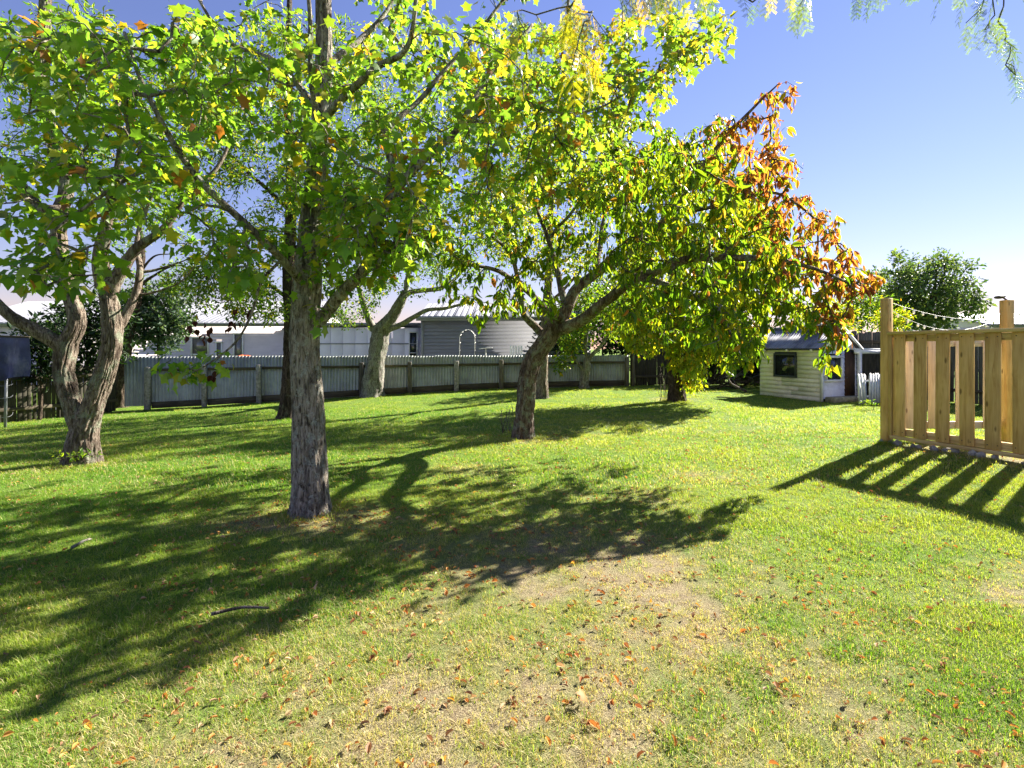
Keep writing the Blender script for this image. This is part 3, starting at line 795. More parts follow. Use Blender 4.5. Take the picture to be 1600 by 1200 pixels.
tE = cloud([(800, 455, 95, 45, 6.0, 8.6, 34), (715, 415, 50, 55, 6.2, 8.2, 20), (890, 330, 120, 90, 5.6, 10, 95), (1020, 300, 130, 90, 5.6, 10, 110),
            (1095, 400, 150, 75, 5.2, 9, 130), (1060, 480, 110, 45, 5.2, 8.4, 62), (1145, 515, 55, 55, 5.1, 6.6, 42), (1235, 440, 75, 65, 5.4, 7.2, 72), (1290, 480, 35, 45, 5.6, 6.4, 22), (1345, 443, 42, 16, 5.8, 6.4, 13),
            (1180, 190, 60, 55, 6.8, 7.8, 15), (1215, 145, 36, 30, 7.0, 7.6, 8), (1130, 190, 35, 25, 7.0, 8.0, 8), (1080, 230, 70, 40, 6.5, 9, 26), (1300, 535, 24, 36, 5.6, 6.2, 12), (1050, 285, 100, 60, 4.9, 6.0, 42), (1150, 250, 50, 40, 5.4, 6.2, 16), (1225, 262, 42, 42, 6.4, 7.6, 16), (1275, 340, 38, 38, 6.2, 7.2, 15), (1330, 425, 35, 18, 5.9, 6.5, 10), (1150, 255, 80, 45, 6.4, 8.6, 38), (1235, 335, 60, 60, 6.2, 7.6, 40), (1300, 400, 38, 30, 6.0, 6.8, 16), (960, 215, 100, 60, 6.4, 10, 46)], cherry.rng, 1.35)
# shadow-breaking gaps in the crown: sprays drops twigs along the sun's direction
_su = unit(np.cross(np.array(sdir), [0, 0, 1.0])); _sv = np.cross(_su, np.array(sdir))
def sun_gaps(t, cut, freq, seed):
    return t[vnoise(np.stack([t @ _su * freq + 40, t @ _sv * freq + 40, (t @ np.array(sdir)) * freq * .35 + 40], 1), seed) > cut]
tE = np.vstack([sun_gaps(tE, .24, 1.9, 62), cloud([(1305, 520, 24, 36, 5.6, 6.2, 9), (1240, 470, 45, 40, 5.4, 6.4, 12), (1240, 340, 50, 50, 6.2, 7.4, 22), (1180, 290, 60, 40, 6.0, 7.6, 20), (1150, 545, 40, 30, 5.2, 6.4, 18)], cherry.rng)])
cherry.grow(tE, droop=0.45, lift=0.10)
CH = np.array([(0.085, 0.165, 0.012), (0.14, 0.21, 0.014), (0.22, 0.265, 0.016), (0.34, 0.28, 0.02), (0.42, 0.23, 0.045), (0.36, 0.135, 0.045), (0.23, 0.08, 0.045)])
def cherry_col(pos, r):
    # the outer, sunny end of the crown (right and top) has turned orange
    px = 800 + pos[:, 0] / pos[:, 1] * F; py = HZ - (pos[:, 2] - CAM_H) / pos[:, 1] * F
    o = smooth(0.22, 0.80, (px - 1100) / 200 + (350 - py) / 300 + r.normal(0, 0.12, len(pos)))
    u = r.uniform(0, 1, len(pos))
    gi_ = (u[:, None] > np.array([0.34, 0.72, 0.92, 0.97, 0.99])).sum(1)
    oi_ = 3 + (r.uniform(0, 1, (len(pos), 1)) > np.array([0.18, 0.42, 0.78])).sum(1)
    idx = np.where(r.uniform(0, 1, len(pos)) < o * 0.86, oi_, gi_)
    return np.clip(CH[idx] * r.uniform(0.75, 1.25, (len(pos), 1)), 0.003, 0.9)
crE = cherry.leaves(33, 0.75, 0.108, 'hang', cherry_col, 0.07, OVATE, n_obj=290)
cherry.twigs(crE)

# --- the forked tree at the left
bA = GP(130, 724); dA = bA[1]
old = Tree('old_tree', 'thick forked tree with furrowed lichened bark at the left edge', bA, M['bark_lichen'], M['leaf'])
old.trunk([bA - [0, 0, 0.1], P(131, 690, dA), P(138, 660, dA), P(151, 620, dA), P(166, 575, dA), P(174, 530, dA), P(172, 490, dA), P(165, 440, dA)],
          [0.215, 0.192, 0.162, 0.134, 0.128, 0.124, 0.118, 0.105], sides=100, flare=0.25, rough=0.11, step=0.025)
old.trunk([P(126, 672, dA), P(112, 625, dA), P(101, 580, dA), P(105, 540, dA), P(120, 505, dA), P(112, 470, dA), P(95, 410, dA), P(92, 340, dA + 0.1), P(104, 290, dA + 0.2), P(84, 215, dA + 0.3), P(62, 130, dA + 0.3), P(70, 30, dA + 0.3), P(75, -150, dA + 0.4)],
          [0.11, 0.122, 0.128, 0.127, 0.107, 0.098, 0.10, 0.092, 0.09, 0.087, 0.082, 0.075, 0.03], name='branch', sides=90, flare=0, rough=0.11, step=0.03)
for pts, r0, r1 in (
        (PL((106, 548, dA), (80, 530, dA - 0.1), (45, 510, dA - 0.2), (10, 488, dA - 0.3), (-20, 440, dA - 0.4), (-10, 330, dA - 0.3), (-30, 200, dA - 0.2)), 0.11, 0.04),
        (PL((168, 470, dA), (188, 425, dA), (212, 388, dA), (258, 354, dA), (293, 307, dA), (340, 260, dA + 0.2), (370, 190, dA + 0.3)), 0.10, 0.016),
        (PL((172, 520, dA), (190, 505, dA + 0.1), (208, 468, dA + 0.2), (219, 420, dA + 0.3), (216, 370, dA + 0.4), (240, 300, dA + 0.5)), 0.085, 0.02),
        (PL((165, 450, dA), (158, 400, dA - 0.1), (170, 330, dA - 0.2), (190, 240, dA - 0.2), (180, 120, dA - 0.2)), 0.12, 0.025),
        (PL((219, 425, dA + 0.3), (245, 422, dA + 0.4), (275, 412, dA + 0.5), (300, 400, dA + 0.5)), 0.026, 0.006),
        (PL((60, 330, dA), (40, 298, dA), (5, 255, dA), (-40, 220, dA)), 0.10, 0.05),
        (PL((104, 330, dA + 0.1), (85, 330, dA), (60, 330, dA)), 0.10, 0.09),
        (PL((208, 460, dA + 0.2), (240, 458, dA + 0.3), (280, 440, dA + 0.3), (310, 405, dA + 0.3)), 0.024, 0.005),
        (PL((62, 120, dA + 0.3), (40, 110, dA + 0.2), (10, 90, dA)), 0.03, 0.01),
        (PL((66, 90, dA + 0.3), (110, 110, dA + 0.4), (160, 140, dA + 0.5), (210, 180, dA + 0.6)), 0.035, 0.01)):
    old.limb(pts, r0, r1, sides=12, rough=0.09, wob=0.08)
tA = cloud([(100, 90, 120, 100, 6.4, 8.4, 60), (50, 240, 80, 80, 6.4, 8.2, 36), (210, 230, 110, 90, 6.4, 8.4, 55), (290, 330, 60, 60, 6.6, 8.0, 22), (300, 130, 110, 110, 7.2, 9, 50), (100, 430, 80, 35, 7.0, 8.0, 10)], old.rng, 1.4)
tA = np.vstack([tA, ellipsoid(P(60, -200, dA), (2.2, 2.0, 1.4), 60, old.rng)])
old.grow(tA)
crA = old.leaves(58, 0.75, 0.066, 'flat', palette([(0.07, 0.155, 0.018), (0.115, 0.205, 0.02), (0.18, 0.25, 0.022), (0.36, 0.29, 0.02)], [3, 4, 2, 0.5]), 0.12, OVATE)
old.twigs(crA)

# --- smaller trees in the middle and far part of the lawn
def simple_tree(name, label, base, trunk, radii, limbs, targets, bark, size, cols, wts, tmpl=SMALL, per_m=24, tail=0.7, side=0.16, mode='flat', sides=40, rough=0.12, lm='leaf', droop=0.1, group=None):
    t = Tree(name, label, base, bark, M[lm], group)
    t.trunk(trunk, radii, sides=sides, flare=0.3, rough=rough, step=0.06)
    for pts, r0, r1 in limbs: t.limb(pts, r0, r1, sides=8, rough=0.08, wob=0.10)
    t.grow(cloud(targets, t.rng, 1.9) if isinstance(targets, list) else targets, droop=droop, step=0.22)
    cr = t.leaves(per_m * 3.4, tail, size, mode, palette(cols, wts), side, tmpl, extra_tip=14)
    t.twigs(cr, sides=3, rmin=0.004)
    return t
G_OLIVE = [(0.07, 0.145, 0.018), (0.11, 0.19, 0.02), (0.17, 0.235, 0.022), (0.32, 0.27, 0.02)]
G_YEL = [(0.13, 0.20, 0.014), (0.21, 0.26, 0.016), (0.31, 0.30, 0.018), (0.45, 0.27, 0.02)]
G_SHADED = [(0.012, 0.030, 0.012), (0.02, 0.045, 0.016), (0.035, 0.07, 0.02)]  # leaf colours darkened to carry the deep shade of the corners

bD = GP(582, 620); dD = bD[1]
simple_tree('leaning_tree', 'leaning tree with pale twisted trunk standing before the corrugated fence', bD,
    [bD - [0, 0, .1], P(583, 595, dD), P(588, 565, dD), P(592, 535, dD), P(597, 515, dD), P(612, 495, dD - .1), P(624, 475, dD - .2), P(634, 455, dD - .2)], [0.38, 0.34, 0.31, 0.30, 0.28, 0.20, 0.17, 0.13],
    [(PL((592, 522, dD), (578, 505, dD), (566, 465, dD), (558, 420, dD), (575, 360, dD)), .16, .04),
     (PL((600, 518, dD), (622, 509, dD - .2), (660, 488, dD - .4), (705, 479, dD - .5), (740, 470, dD - .6)), .12, .03),
     (PL((628, 465, dD - .2), (648, 455, dD - .3), (690, 449, dD - .4), (712, 436, dD - .4), (735, 400, dD - .3)), .11, .03),
     (PL((634, 458, dD - .2), (640, 420, dD - .2), (660, 380, dD), (690, 330, dD)), .10, .03),
     (PL((690, 449, dD - .4), (720, 410, dD - .2), (720, 370, dD), (730, 310, dD)), .06, .02)],
    [(640, 400, 90, 60, 14.5, 18, 45), (720, 370, 90, 80, 14.5, 18, 45), (560, 330, 90, 80, 14.5, 18, 45), (660, 250, 150, 90, 14.5, 18, 70), (560, 460, 40, 40, 15, 17, 16), (540, 500, 30, 20, 15.5, 16.5, 8), (700, 130, 160, 90, 15, 18, 60), (800, 200, 120, 120, 15, 18, 50), (480, 200, 120, 120, 15, 18, 40), (480, 400, 60, 60, 15, 17, 20)],
    M['bark_pale'], 0.085, G_OLIVE, [3, 3, 2, .6], per_m=16, tail=1.0, side=0.28)

bC = GP(449, 654); dC = bC[1]
simple_tree('slender_tree', 'dark slender trunk just behind the front maple trunk', bC,
    [bC - [0, 0, .1], P(452, 600, dC), P(455, 520, dC), P(452, 420, dC), P(455, 300, dC), P(450, 150, dC), P(452, 0, dC)], [0.22, 0.19, 0.175, 0.15, 0.12, 0.10, 0.06],
    [(PL((455, 470, dC), (410, 440, dC), (360, 440, dC), (310, 455, dC + .3)), .05, .012), (PL((453, 400, dC), (520, 330, dC + .3), (590, 280, dC + .4)), .06, .015),
     (PL((454, 330, dC), (380, 260, dC), (310, 200, dC + .2)), .06, .015), (PL((452, 220, dC), (530, 150, dC + .2), (600, 60, dC + .3)), .05, .015)],
    [(400, 475, 60, 28, 10.5, 12.5, 22), (360, 400, 80, 60, 10.5, 12.5, 36), (340, 455, 90, 45, 10.5, 12.5, 40), (390, 330, 90, 90, 10.5, 13, 45), (540, 300, 100, 90, 10.5, 13, 45), (450, 130, 200, 120, 10.5, 13, 90), (300, 230, 90, 80, 10.5, 12.5, 35)],
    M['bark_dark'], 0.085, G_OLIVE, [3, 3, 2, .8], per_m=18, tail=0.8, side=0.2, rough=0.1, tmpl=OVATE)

bFt = GP(848, 622); dF = bFt[1]
simple_tree('thin_tree', 'thin straight tree half hidden behind the crooked cherry trunk', bFt,
    [bFt - [0, 0, .1], P(848, 590, dF), P(850, 550, dF), P(853, 500, dF), P(857, 440, dF), P(860, 340, dF), P(865, 240, dF)], [0.19, 0.17, 0.16, 0.14, 0.12, 0.09, 0.04],
    [(PL((855, 480, dF), (900, 430, dF), (940, 390, dF)), .06, .02), (PL((857, 440, dF), (810, 390, dF), (780, 330, dF)), .06, .02)],
    [(860, 380, 90, 60, 12.5, 15.5, 45), (880, 280, 100, 70, 12.5, 15.5, 55), (780, 330, 60, 60, 12.5, 15, 30), (880, 170, 110, 80, 13, 16, 50)],
    M['bark_lichen'], 0.09, G_YEL, [3, 3, 2, .6], per_m=16, tail=0.9, side=0.24)

bG = GP(912, 607); dG = bG[1]
simple_tree('small_tree', 'small pale tree branching low near the far corner of the fence', bG,
    [bG - [0, 0, .1], P(913, 595, dG), P(916, 575, dG), P(917, 560, dG)], [0.19, 0.16, 0.15, 0.12],
    [(PL((914, 582, dG), (905, 570, dG), (897, 560, dG), (886, 540, dG)), .085, .02), (PL((917, 562, dG), (915, 540, dG), (916, 515, dG), (905, 470, dG)), .075, .02),
     (PL((918, 563, dG), (932, 548, dG), (945, 530, dG), (958, 510, dG), (965, 470, dG)), .085, .02), (PL((900, 565, dG), (885, 560, dG), (870, 552, dG)), .03, .01)],
    [(890, 535, 22, 18, dG - .8, dG + .3, 14), (878, 566, 12, 14, dG - .9, dG - .2, 7), (930, 490, 60, 40, dG - 1, dG + 1, 40), (960, 460, 50, 50, dG - 1, dG + 1, 24)],
    M['bark_pale'], 0.11, G_OLIVE, [2, 3, 3, .8], per_m=14, tail=0.9, side=0.25)

bH = GP(1057, 627); dH = bH[1]
simple_tree('shaggy_tree', 'dark shaggy trunk with yellow-green crown left of the playhouse', bH,
    [bH - [0, 0, .1], P(1056, 600, dH), P(1055, 570, dH), P(1056, 530, dH), P(1060, 490, dH), P(1062, 440, dH), P(1058, 370, dH), P(1060, 290, dH)], [0.25, 0.23, 0.21, 0.17, 0.15, 0.13, 0.10, 0.05],
    [(PL((1058, 510, dH), (1020, 480, dH - .4), (985, 470, dH - .8), (955, 480, dH - 1)), .08, .02), (PL((1060, 490, dH), (1100, 460, dH - .5), (1150, 460, dH - 1)), .08, .02),
     (PL((1062, 430, dH), (1110, 380, dH), (1150, 330, dH)), .07, .02), (PL((1060, 400, dH), (1010, 350, dH), (980, 290, dH)), .07, .02)],
    [(1020, 515, 50, 38, dH - 2, dH, 45), (1075, 540, 40, 40, dH - 2, dH - .5, 34), (1130, 510, 60, 50, dH - 2, dH, 60), (1060, 430, 120, 60, dH - 2, dH + 1.5, 90), (1070, 330, 110, 70, dH - 2, dH + 2, 80), (1060, 250, 70, 40, dH - 1, dH + 1, 30), (1180, 430, 70, 60, dH - 2, dH + 1, 60), (1150, 330, 60, 50, dH - 2, dH + 1, 45), (1085, 590, 14, 14, dH - .8, dH - .3, 6)],
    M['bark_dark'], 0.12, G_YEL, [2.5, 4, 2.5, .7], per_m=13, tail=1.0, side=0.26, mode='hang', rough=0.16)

bM_ = GP(187, 637); dM = bM_[1]
simple_tree('fence_tree', 'dark bare-branched tree growing against the fence behind the forked tree', bM_,
    [bM_ - [0, 0, .1], P(190, 610, dM), P(194, 570, dM), P(200, 530, dM), P(212, 480, dM), P(218, 430, dM), P(222, 390, dM), P(215, 330, dM)], [0.24, 0.20, 0.18, 0.16, 0.15, 0.12, 0.09, 0.04],
    [(PL((216, 450, dM), (240, 430, dM), (270, 415, dM), (300, 420, dM)), .06, .01), (PL((218, 430, dM), (240, 400, dM), (275, 395, dM)), .05, .01)],
    [(200, 330, 70, 60, dM - 1, dM + 1, 30), (280, 430, 40, 30, dM - .5, dM + .5, 10), (180, 440, 50, 50, dM, dM + 1, 14)],
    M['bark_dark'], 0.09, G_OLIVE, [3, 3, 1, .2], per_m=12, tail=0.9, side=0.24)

# --- big tree and shrubs beyond the fences
def shrub(name, label, base, centre, radii, n, size, cols, wts, tmpl=SMALL, per_m=22, tail=0.8, side=0.2, stem=0.05, cat='shrub', lm='leaf_dull', mode='flat', group=None, shell=0.35):
    base = np.asarray(base, float)
    t = Tree(name, label, base, M['bark_dark'], M[lm], group); t.root['category'] = cat
    c = np.asarray(centre, float)
    t.trunk([base - [0, 0, .1], base * .5 + c * .5 + [0.05, 0, 0], c], [stem, stem * .8, stem * .3], name='stem', sides=10, flare=0.1, rough=.08, step=.1)
    tg = ellipsoid(c, radii, int(n * 1.4), t.rng, shell)
    tg = tg[tg[:, 2] > base[2] + 0.08]
    t.grow(tg, step=0.25)
    cr = t.leaves(per_m * 1.8, tail, size, mode, palette(cols, wts), side, tmpl)
    t.twigs(cr, sides=3, rmin=0.004)
    return t
cI = P(1445, 462, 30)
tI = Tree('broad_tree', 'rounded dark green tree against the sky beyond the right-hand fence', (cI[0], 30, 0.0), M['bark_dark'], M['leaf_dull'])
tI.trunk([np.array([cI[0], 30, -.2]), np.array([cI[0] + .1, 30, 1.6]), cI + [0, 0, -.5]], [0.4, 0.3, 0.14], sides=16, step=.12)
for dx, dz in ((-2.0, 1.0), (1.9, .8), (-.8, 1.8), (.9, 1.8), (0.1, 2.0)):
    tI.limb([cI + [0, 0, -1.6], cI + [dx * .5, random.uniform(-.8, .8), dz * .45], cI + [dx, random.uniform(-1.2, .6), dz]], .12, .03, sides=7)
tI.grow(np.vstack([ellipsoid(cI + [-.2, 0, .3], (3.0, 2.6, 2.7), 220, tI.rng, .45), ellipsoid(cI + [1.6, 0, -.9], (1.7, 1.8, 1.3), 70, tI.rng, .4), ellipsoid(cI + [-1.6, 0, -.8], (1.6, 1.8, 1.4), 60, tI.rng, .4)]), step=.3)
crI = tI.leaves(55, 1.2, .19, 'flat', palette([(0.05, 0.095, 0.04), (0.085, 0.14, 0.055), (0.14, 0.19, 0.075)], [2, 3, 2]), .34, SMALL)
tI.twigs(crI, sides=3, rmin=.008)

FD0, FD1 = np.array([-11.36, 16.0]), np.array([1.567, 0.3295])    # corrugated fence: first post, step from post to post
def fp(t): return FD0 + FD1 * t
c = P(245, 492, 17.6)
shrub('conifer_shrub', 'dense blue-green shrub rising behind the corrugated fence', (c[0], c[1], -.35), c, (1.45, 0.9, 1.3), 230, .13, [(0.03, 0.065, 0.04), (0.055, 0.10, 0.06), (0.10, 0.145, 0.10)], [2, 3, 2], SMALL, 44, .7, .22)
c = P(135, 530, 15.3)
shrub('dark_shrub', 'dark leafy shrub in the shade between the forked trunks', (c[0], c[1], -.4), c, (1.6, .7, 1.35), 190, .17, G_SHADED, [2, 3, 2], OVATE, 22, .8, .25)
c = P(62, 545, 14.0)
shrub('dark_shrub', 'black-green shrub beside the navy tarpaulin at the left edge', (c[0], c[1], -.4), c, (.9, .5, .95), 120, .15, G_SHADED, [3, 2, 1], OVATE, 22, .7, .22)
for px, py, d, rx, rz, lab in ((975, 520, 20.0, 1.0, 1.3, 'dark evergreen shrub at the far end of the corrugated fence'), (1010, 505, 21.6, 1.6, 1.9, 'tall dark evergreen mass behind the shaggy trunk'),
                               (1100, 535, 20.2, 1.5, 1.4, 'dark shrub above the heap of cut branches'), (1165, 545, 19.4, .9, 1.1, 'dark shrub crowding the back corner of the playhouse'), (885, 515, 21.2, 1.2, 1.4, 'green shrub filling the gap right of the grey building'), (940, 490, 23.0, 1.5, 1.9, 'tall dark shrub behind the small pale tree')):
    c = P(px, py, d)
    shrub('evergreen_shrub', lab, (c[0], c[1], g1(c[0], c[1])), c, (rx, .8, rz), int(130 * rx), .17, G_SHADED, [2, 3, 2], OVATE, 20, .9, .28, group='dark shrubs in the far corner')
for px, py, d, rx, rz, n, cols, lab in ((1290, 500, 19.0, 1.3, .8, 70, G_YEL, 'sunlit yellow-green bush behind the playhouse roof'), (1345, 485, 22.0, 1.5, 1.1, 90, G_OLIVE, 'olive green bush between the playhouse roof and the screen post'),
                                        (1395, 500, 18.5, .6, .5, 30, G_YEL, 'pale creeper spilling over the grey fence behind the screen post')):
    c = P(px, py, d)
    shrub('bush', lab, (c[0], c[1], g1(c[0], c[1])), c, (rx, .8, rz), int(n * 2.2), .125, cols, [2, 3, 2, .3], OVATE, 22, .8, .24, lm='leaf')
for px, py, w, lab in ((1122, 604, .30, 'low blue-green weed clump beside the heap of cut branches'), (1180, 607, .28, 'bright green weeds at the back corner of the playhouse'), (1362, 641, .34, 'low leafy weeds under the white pickets'), (128, 730, .42, 'leafy weeds round the foot of the forked tree')):
    b = GP(px, py)
    shrub('weed_clump', lab, b, b + [0, 0, .10], (w, .2, .14), 40, .055, G_OLIVE, [2, 3, 3, .1], OVATE, 26, .3, .07, stem=.008, cat='weeds', lm='leaf', shell=.2)
for px, py, lab in ((797, 676, 'dry upright stalks beside the cherry trunk'), (1040, 610, 'tangle of dry stems at the foot of the shaggy trunk')):
    b = GP(px, max(py, 627) if px > 1000 else py)
    st = thing('dry_stalks', lab, 'stalks', tuple(b))
    for q in range(14):
        x0, y0 = random.uniform(-.16, .16), random.uniform(-.1, .1)
        hgt = random.uniform(.25, .55) * (1.0 if px < 1000 else 2.2)
        top = np.array([x0 + random.uniform(-.16, .16), y0 + random.uniform(-.1, .1), hgt])
        pt, _ = catmull([np.array([x0, y0, -.03]), (np.array([x0, y0, 0]) + top) / 2 + [random.uniform(-.05, .05), 0, 0], top], .08)
        put('stalk', MB().tube(pt, np.linspace(.006, .003, len(pt)), 4).mesh('stalk'), M['stick'], st)

# --- feathery tree whose limbs hang in from the top right
def frond_mesh(seed):
    r = np.random.default_rng(seed)
    V, T, C = [], [], []
    L = 0.27
    def quad(p, a, s, c):
        i = len(V); V.extend([p - s * .5, p + s * .5, p + a + s * .35, p + a - s * .35]); T.extend([(i, i + 1, i + 2), (i, i + 2, i + 3)]); C.extend([c] * 4)
    cg = np.array([(0.075, 0.125, 0.012), (0.13, 0.18, 0.016), (0.085, 0.125, 0.025), (0.32, 0.30, 0.02), (0.42, 0.28, 0.02)][seed % 5])
    rach = lambda t: np.array([0, L * t, -0.10 * t * t])
    for k_ in range(10): quad(rach(k_ / 10), rach((k_ + 1) / 10) - rach(k_ / 10), np.array([.003, 0, 0]), cg * .7)
    for k_ in range(5):
        for sd in (-1, 1):
            t = .16 + .17 * k_
            p0 = rach(t); pl = .095 * (1 - .35 * abs(t - .5)) * r.uniform(.8, 1.1)
            dv = unit(np.array([sd * .75, .75, -.35 + r.normal(0, .12)]))
            cc = cg * r.uniform(.75, 1.25)
            quad(p0, dv * pl, np.array([0, .0015, .0015]), cc * .7)
            for j in range(10):
                q = p0 + dv * pl * (.1 + .9 * j / 10)
                for s2 in (-1, 1):
                    la = unit(np.cross(dv, [0, 0, 1]) * s2 + dv * .5 + [0, 0, -.15])
                    quad(q, la * .015, dv * .0036, cc * r.uniform(.8, 1.2))
    me = fast_mesh('frond', np.array(V), [np.array(T)], np.array(C)); me.materials.append(M['leaf']); return me
FR = [frond_mesh(s_) for s_ in range(5)]
bS = np.array([7.6, 1.2, g1(7.6, 1.2)])
silk = Tree('silk_tree', 'feathery-leaved tree hanging its fronds in from the top right', bS, M['bark_pale'], M['leaf'])
silk.trunk([bS - [0, 0, .1], bS + [-.1, 0, 1.2], bS + [-.3, .2, 2.6], bS + [-.6, .5, 4.2]], [.26, .2, .17, .13], sides=28, step=.06)
silk.limb([bS + [-.5, .4, 3.6], np.array([6.2, 2.2, 5.2]), np.array([4.6, 3.2, 5.4]), np.array([3.0, 3.9, 5.35]), np.array([1.5, 4.0, 5.2]), np.array([.4, 3.9, 4.9])], .10, .014)
silk.limb([bS + [-.6, .5, 4.1], np.array([6.0, 3.0, 5.4]), np.array([4.6, 4.1, 5.0]), np.array([4.1, 4.3, 4.5])], .07, .012)
tS = cloud([(1545, 20, 45, 45, 3.7, 4.3, 9), (1585, 80, 20, 40, 3.7, 4.2, 5), (1230, -15, 60, 25, 3.8, 4.4, 9), (1350, -30, 50, 20, 3.8, 4.4, 5), (1500, -40, 80, 30, 3.7, 4.3, 10), (900, 40, 120, 70, 3.6, 4.4, 22), (1050, -20, 90, 30, 3.8, 4.4, 14)], silk.rng)
silk.grow(tS, droop=.35)
nodes_top = put('twigs', silk.finish_twigs(unit_r=.003), M['bark_pale'], silk.root, kind='stuff')
for ids in silk.paths:
    tip = silk.pos[ids[-1]]
    for q in range(2 if tip[0] > 2 else 3):
        idx = ids[max(0, len(ids) - 1 - q)]
        p = silk.pos[idx]
        ang = silk.rng.uniform(0, 2 * math.pi)
        a = unit(np.array([math.cos(ang) * .6, math.sin(ang) * .6, -.75 + silk.rng.normal(0, .15)])); nn = np.array([math.cos(ang), math.sin(ang), .8]) + silk.rng.normal(0, .3, 3)
        R = leaf_frames(a[None], nn[None])[0] * silk.rng.uniform(.75, 1.15) * (.72 if p[0] > 2 else 1.0)
        w = smooth(3.0, 1.0, p[0])
        kind = silk.rng.choice(5, p=np.array([.45 - .35 * w, .3, .25 - .15 * w, .25 * w, .25 * w]) / 1.0)
        put('frond', FR[kind], None, nodes_top, mw=Matrix([[*R[a_], p[a_] - bS[a_]] for a_ in range(3)] + [[0, 0, 0, 1]]))

# ------------------------------------------------------------------ corrugated fence
fb = fp(0)
ang_f = math.atan2(FD1[1], FD1[0])
fence = thing('corrugated_fence', 'low galvanised corrugated iron fence with posts and dark rails along the back', 'fence', (fb[0], fb[1], 0), rotz=ang_f)
SW, PITCH, TOP = 0.80, 0.10, 1.26
def corr_sheet(w, h, pitch, amp, name='sheet', ribs=False):
    n = int(w / pitch * 6) + 1
    x = np.linspace(0, w, n)
    y = amp * np.sin(x / pitch * 2 * math.pi) if not ribs else amp * np.clip(np.cos(x / pitch * 2 * math.pi) * 6 - 4.2, -1, 1)
    v = np.concatenate([np.stack([x, y, np.zeros(n)], 1), np.stack([x, y, np.full(n, h)], 1), np.stack([x, y + .0015, np.zeros(n)], 1), np.stack([x, y + .0015, np.full(n, h)], 1)])
    i = np.arange(n - 1)
    q = np.concatenate([np.stack([i, i + 1, i + n + 1, i + n], 1), np.stack([i + 2 * n, i + 3 * n, i + 3 * n + 1, i + 2 * n + 1], 1), np.stack([i + n, i + n + 1, i + 3 * n + 1, i + 3 * n], 1)])
    return fast_mesh(name, v, [q], smooth_shade=True)
sh = corr_sheet(SW + 0.03, 1.55, PITCH, .021)
step_l = float(np.hypot(*FD1)); flen = 10.0 * step_l - .5
def fz(l):
    w = fb + np.array([math.cos(ang_f), math.sin(ang_f)]) * l
    return g1(*w)
l = -0.7
kk = 0
while l < flen:
    put('sheet', sh, M['zinc'], fence, loc=(l, 0.09 + .003 * (kk % 2), TOP - 1.55 + random.uniform(-.012, .012)), rot=(0, random.uniform(-.004, .004), 0)); l += SW; kk += 1
pm = {}
for t in range(0, 11):
    l = t * step_l
    zb = fz(l); zt = 0.95 + 0.022 * t + random.uniform(-.02, .03)
    me = box_mesh(.14 if t % 3 else .16, .12, round(zt - zb + .2, 2), .012)
    put('post', me, M['concrete_post'] if t in (1, 2, 6, 0) else M['old_wood'], fence, loc=(l, -.055, (zt + zb - .2) / 2), rot=(0, random.uniform(-.015, .015), 0))
    if t < 10:
        za, zc = fz(l), fz(l + step_l)
        me = box_mesh(step_l - .15, .05, .085, .006)
        put('rail', me, M['old_wood_h'], fence, loc=(l + step_l / 2, .028, 0.84 + .017 * t), rot=(0, random.uniform(-.008, .004), 0))
        me = box_mesh(step_l - .15, .03, .20, .005)
        put('base_board', me, M['old_wood_h'], fence, loc=(l + step_l / 2, .02, (za + zc) / 2 + .13), rot=(0, -math.atan2(zc - za, step_l), 0))

# ------------------------------------------------------------------ dark paling fences
def paling_fence(label, a, b, h, mat, pw=.10, gap=.004, top_rail=False, zoff=0.0):
    a, b = np.array(a, float), np.array(b, float)
    L = float(np.hypot(*(b - a))); an = math.atan2(b[1] - a[1], b[0] - a[0])
    t = thing('paling_fence', label, 'fence', (a[0], a[1], 0), rotz=an)
    me = [box_mesh(pw, .02, h, .003), box_mesh(pw * .92, .02, h - .04, .003), box_mesh(pw * 1.05, .02, h + .03, .003)]
    n = int(L / (pw + gap)); d = (b - a) / L
    for i in range(n):
        l = (i + .5) * (pw + gap); w = a + d * l
        put('paling', random.choice(me), mat, t, loc=(l, random.uniform(-.004, .004), g1(*w) + h / 2 + zoff), rot=(0, random.uniform(-.012, .012), 0))
    for zz in (.35, h - .3):
        for i in range(int(L / 2.4) + 1):
            l0, l1 = i * 2.4, min(L, i * 2.4 + 2.38)
            if l1 - l0 < .2: continue
            z0, z1 = g1(*(a + d * l0)), g1(*(a + d * l1))
            put('rail', box_mesh(l1 - l0, .05, .09, .004), M['old_wood_h'], t, loc=((l0 + l1) / 2, -.04, (z0 + z1) / 2 + zz + zoff), rot=(0, -math.atan2(z1 - z0, l1 - l0), 0))
    for i in range(int(L / 2.4) + 1):
        l = min(i * 2.4 + .06, L - .06); w = a + d * l
        put('post', box_mesh(.10, .10, h + .1, .006), M['old_wood'], t, loc=(l, -.12, g1(*w) + h / 2 + zoff), rot=(0, random.uniform(-.01, .01), 0))
    if top_rail:
        put('capping', box_mesh(L, .06, .035, .004), M['old_wood_h'], t, loc=(L / 2, 0, (g1(*a) + g1(*b)) / 2 + h + .04 + zoff))
    return t
e0 = fp(10.08)
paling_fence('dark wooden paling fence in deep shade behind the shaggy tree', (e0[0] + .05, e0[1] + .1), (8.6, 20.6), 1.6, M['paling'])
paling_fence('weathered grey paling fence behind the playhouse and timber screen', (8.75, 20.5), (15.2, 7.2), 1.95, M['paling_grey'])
paling_fence('dark paling fence in the shade at the left edge', (-15.2, 10.4), (-12.15, 15.75), 1.45, M['paling'])

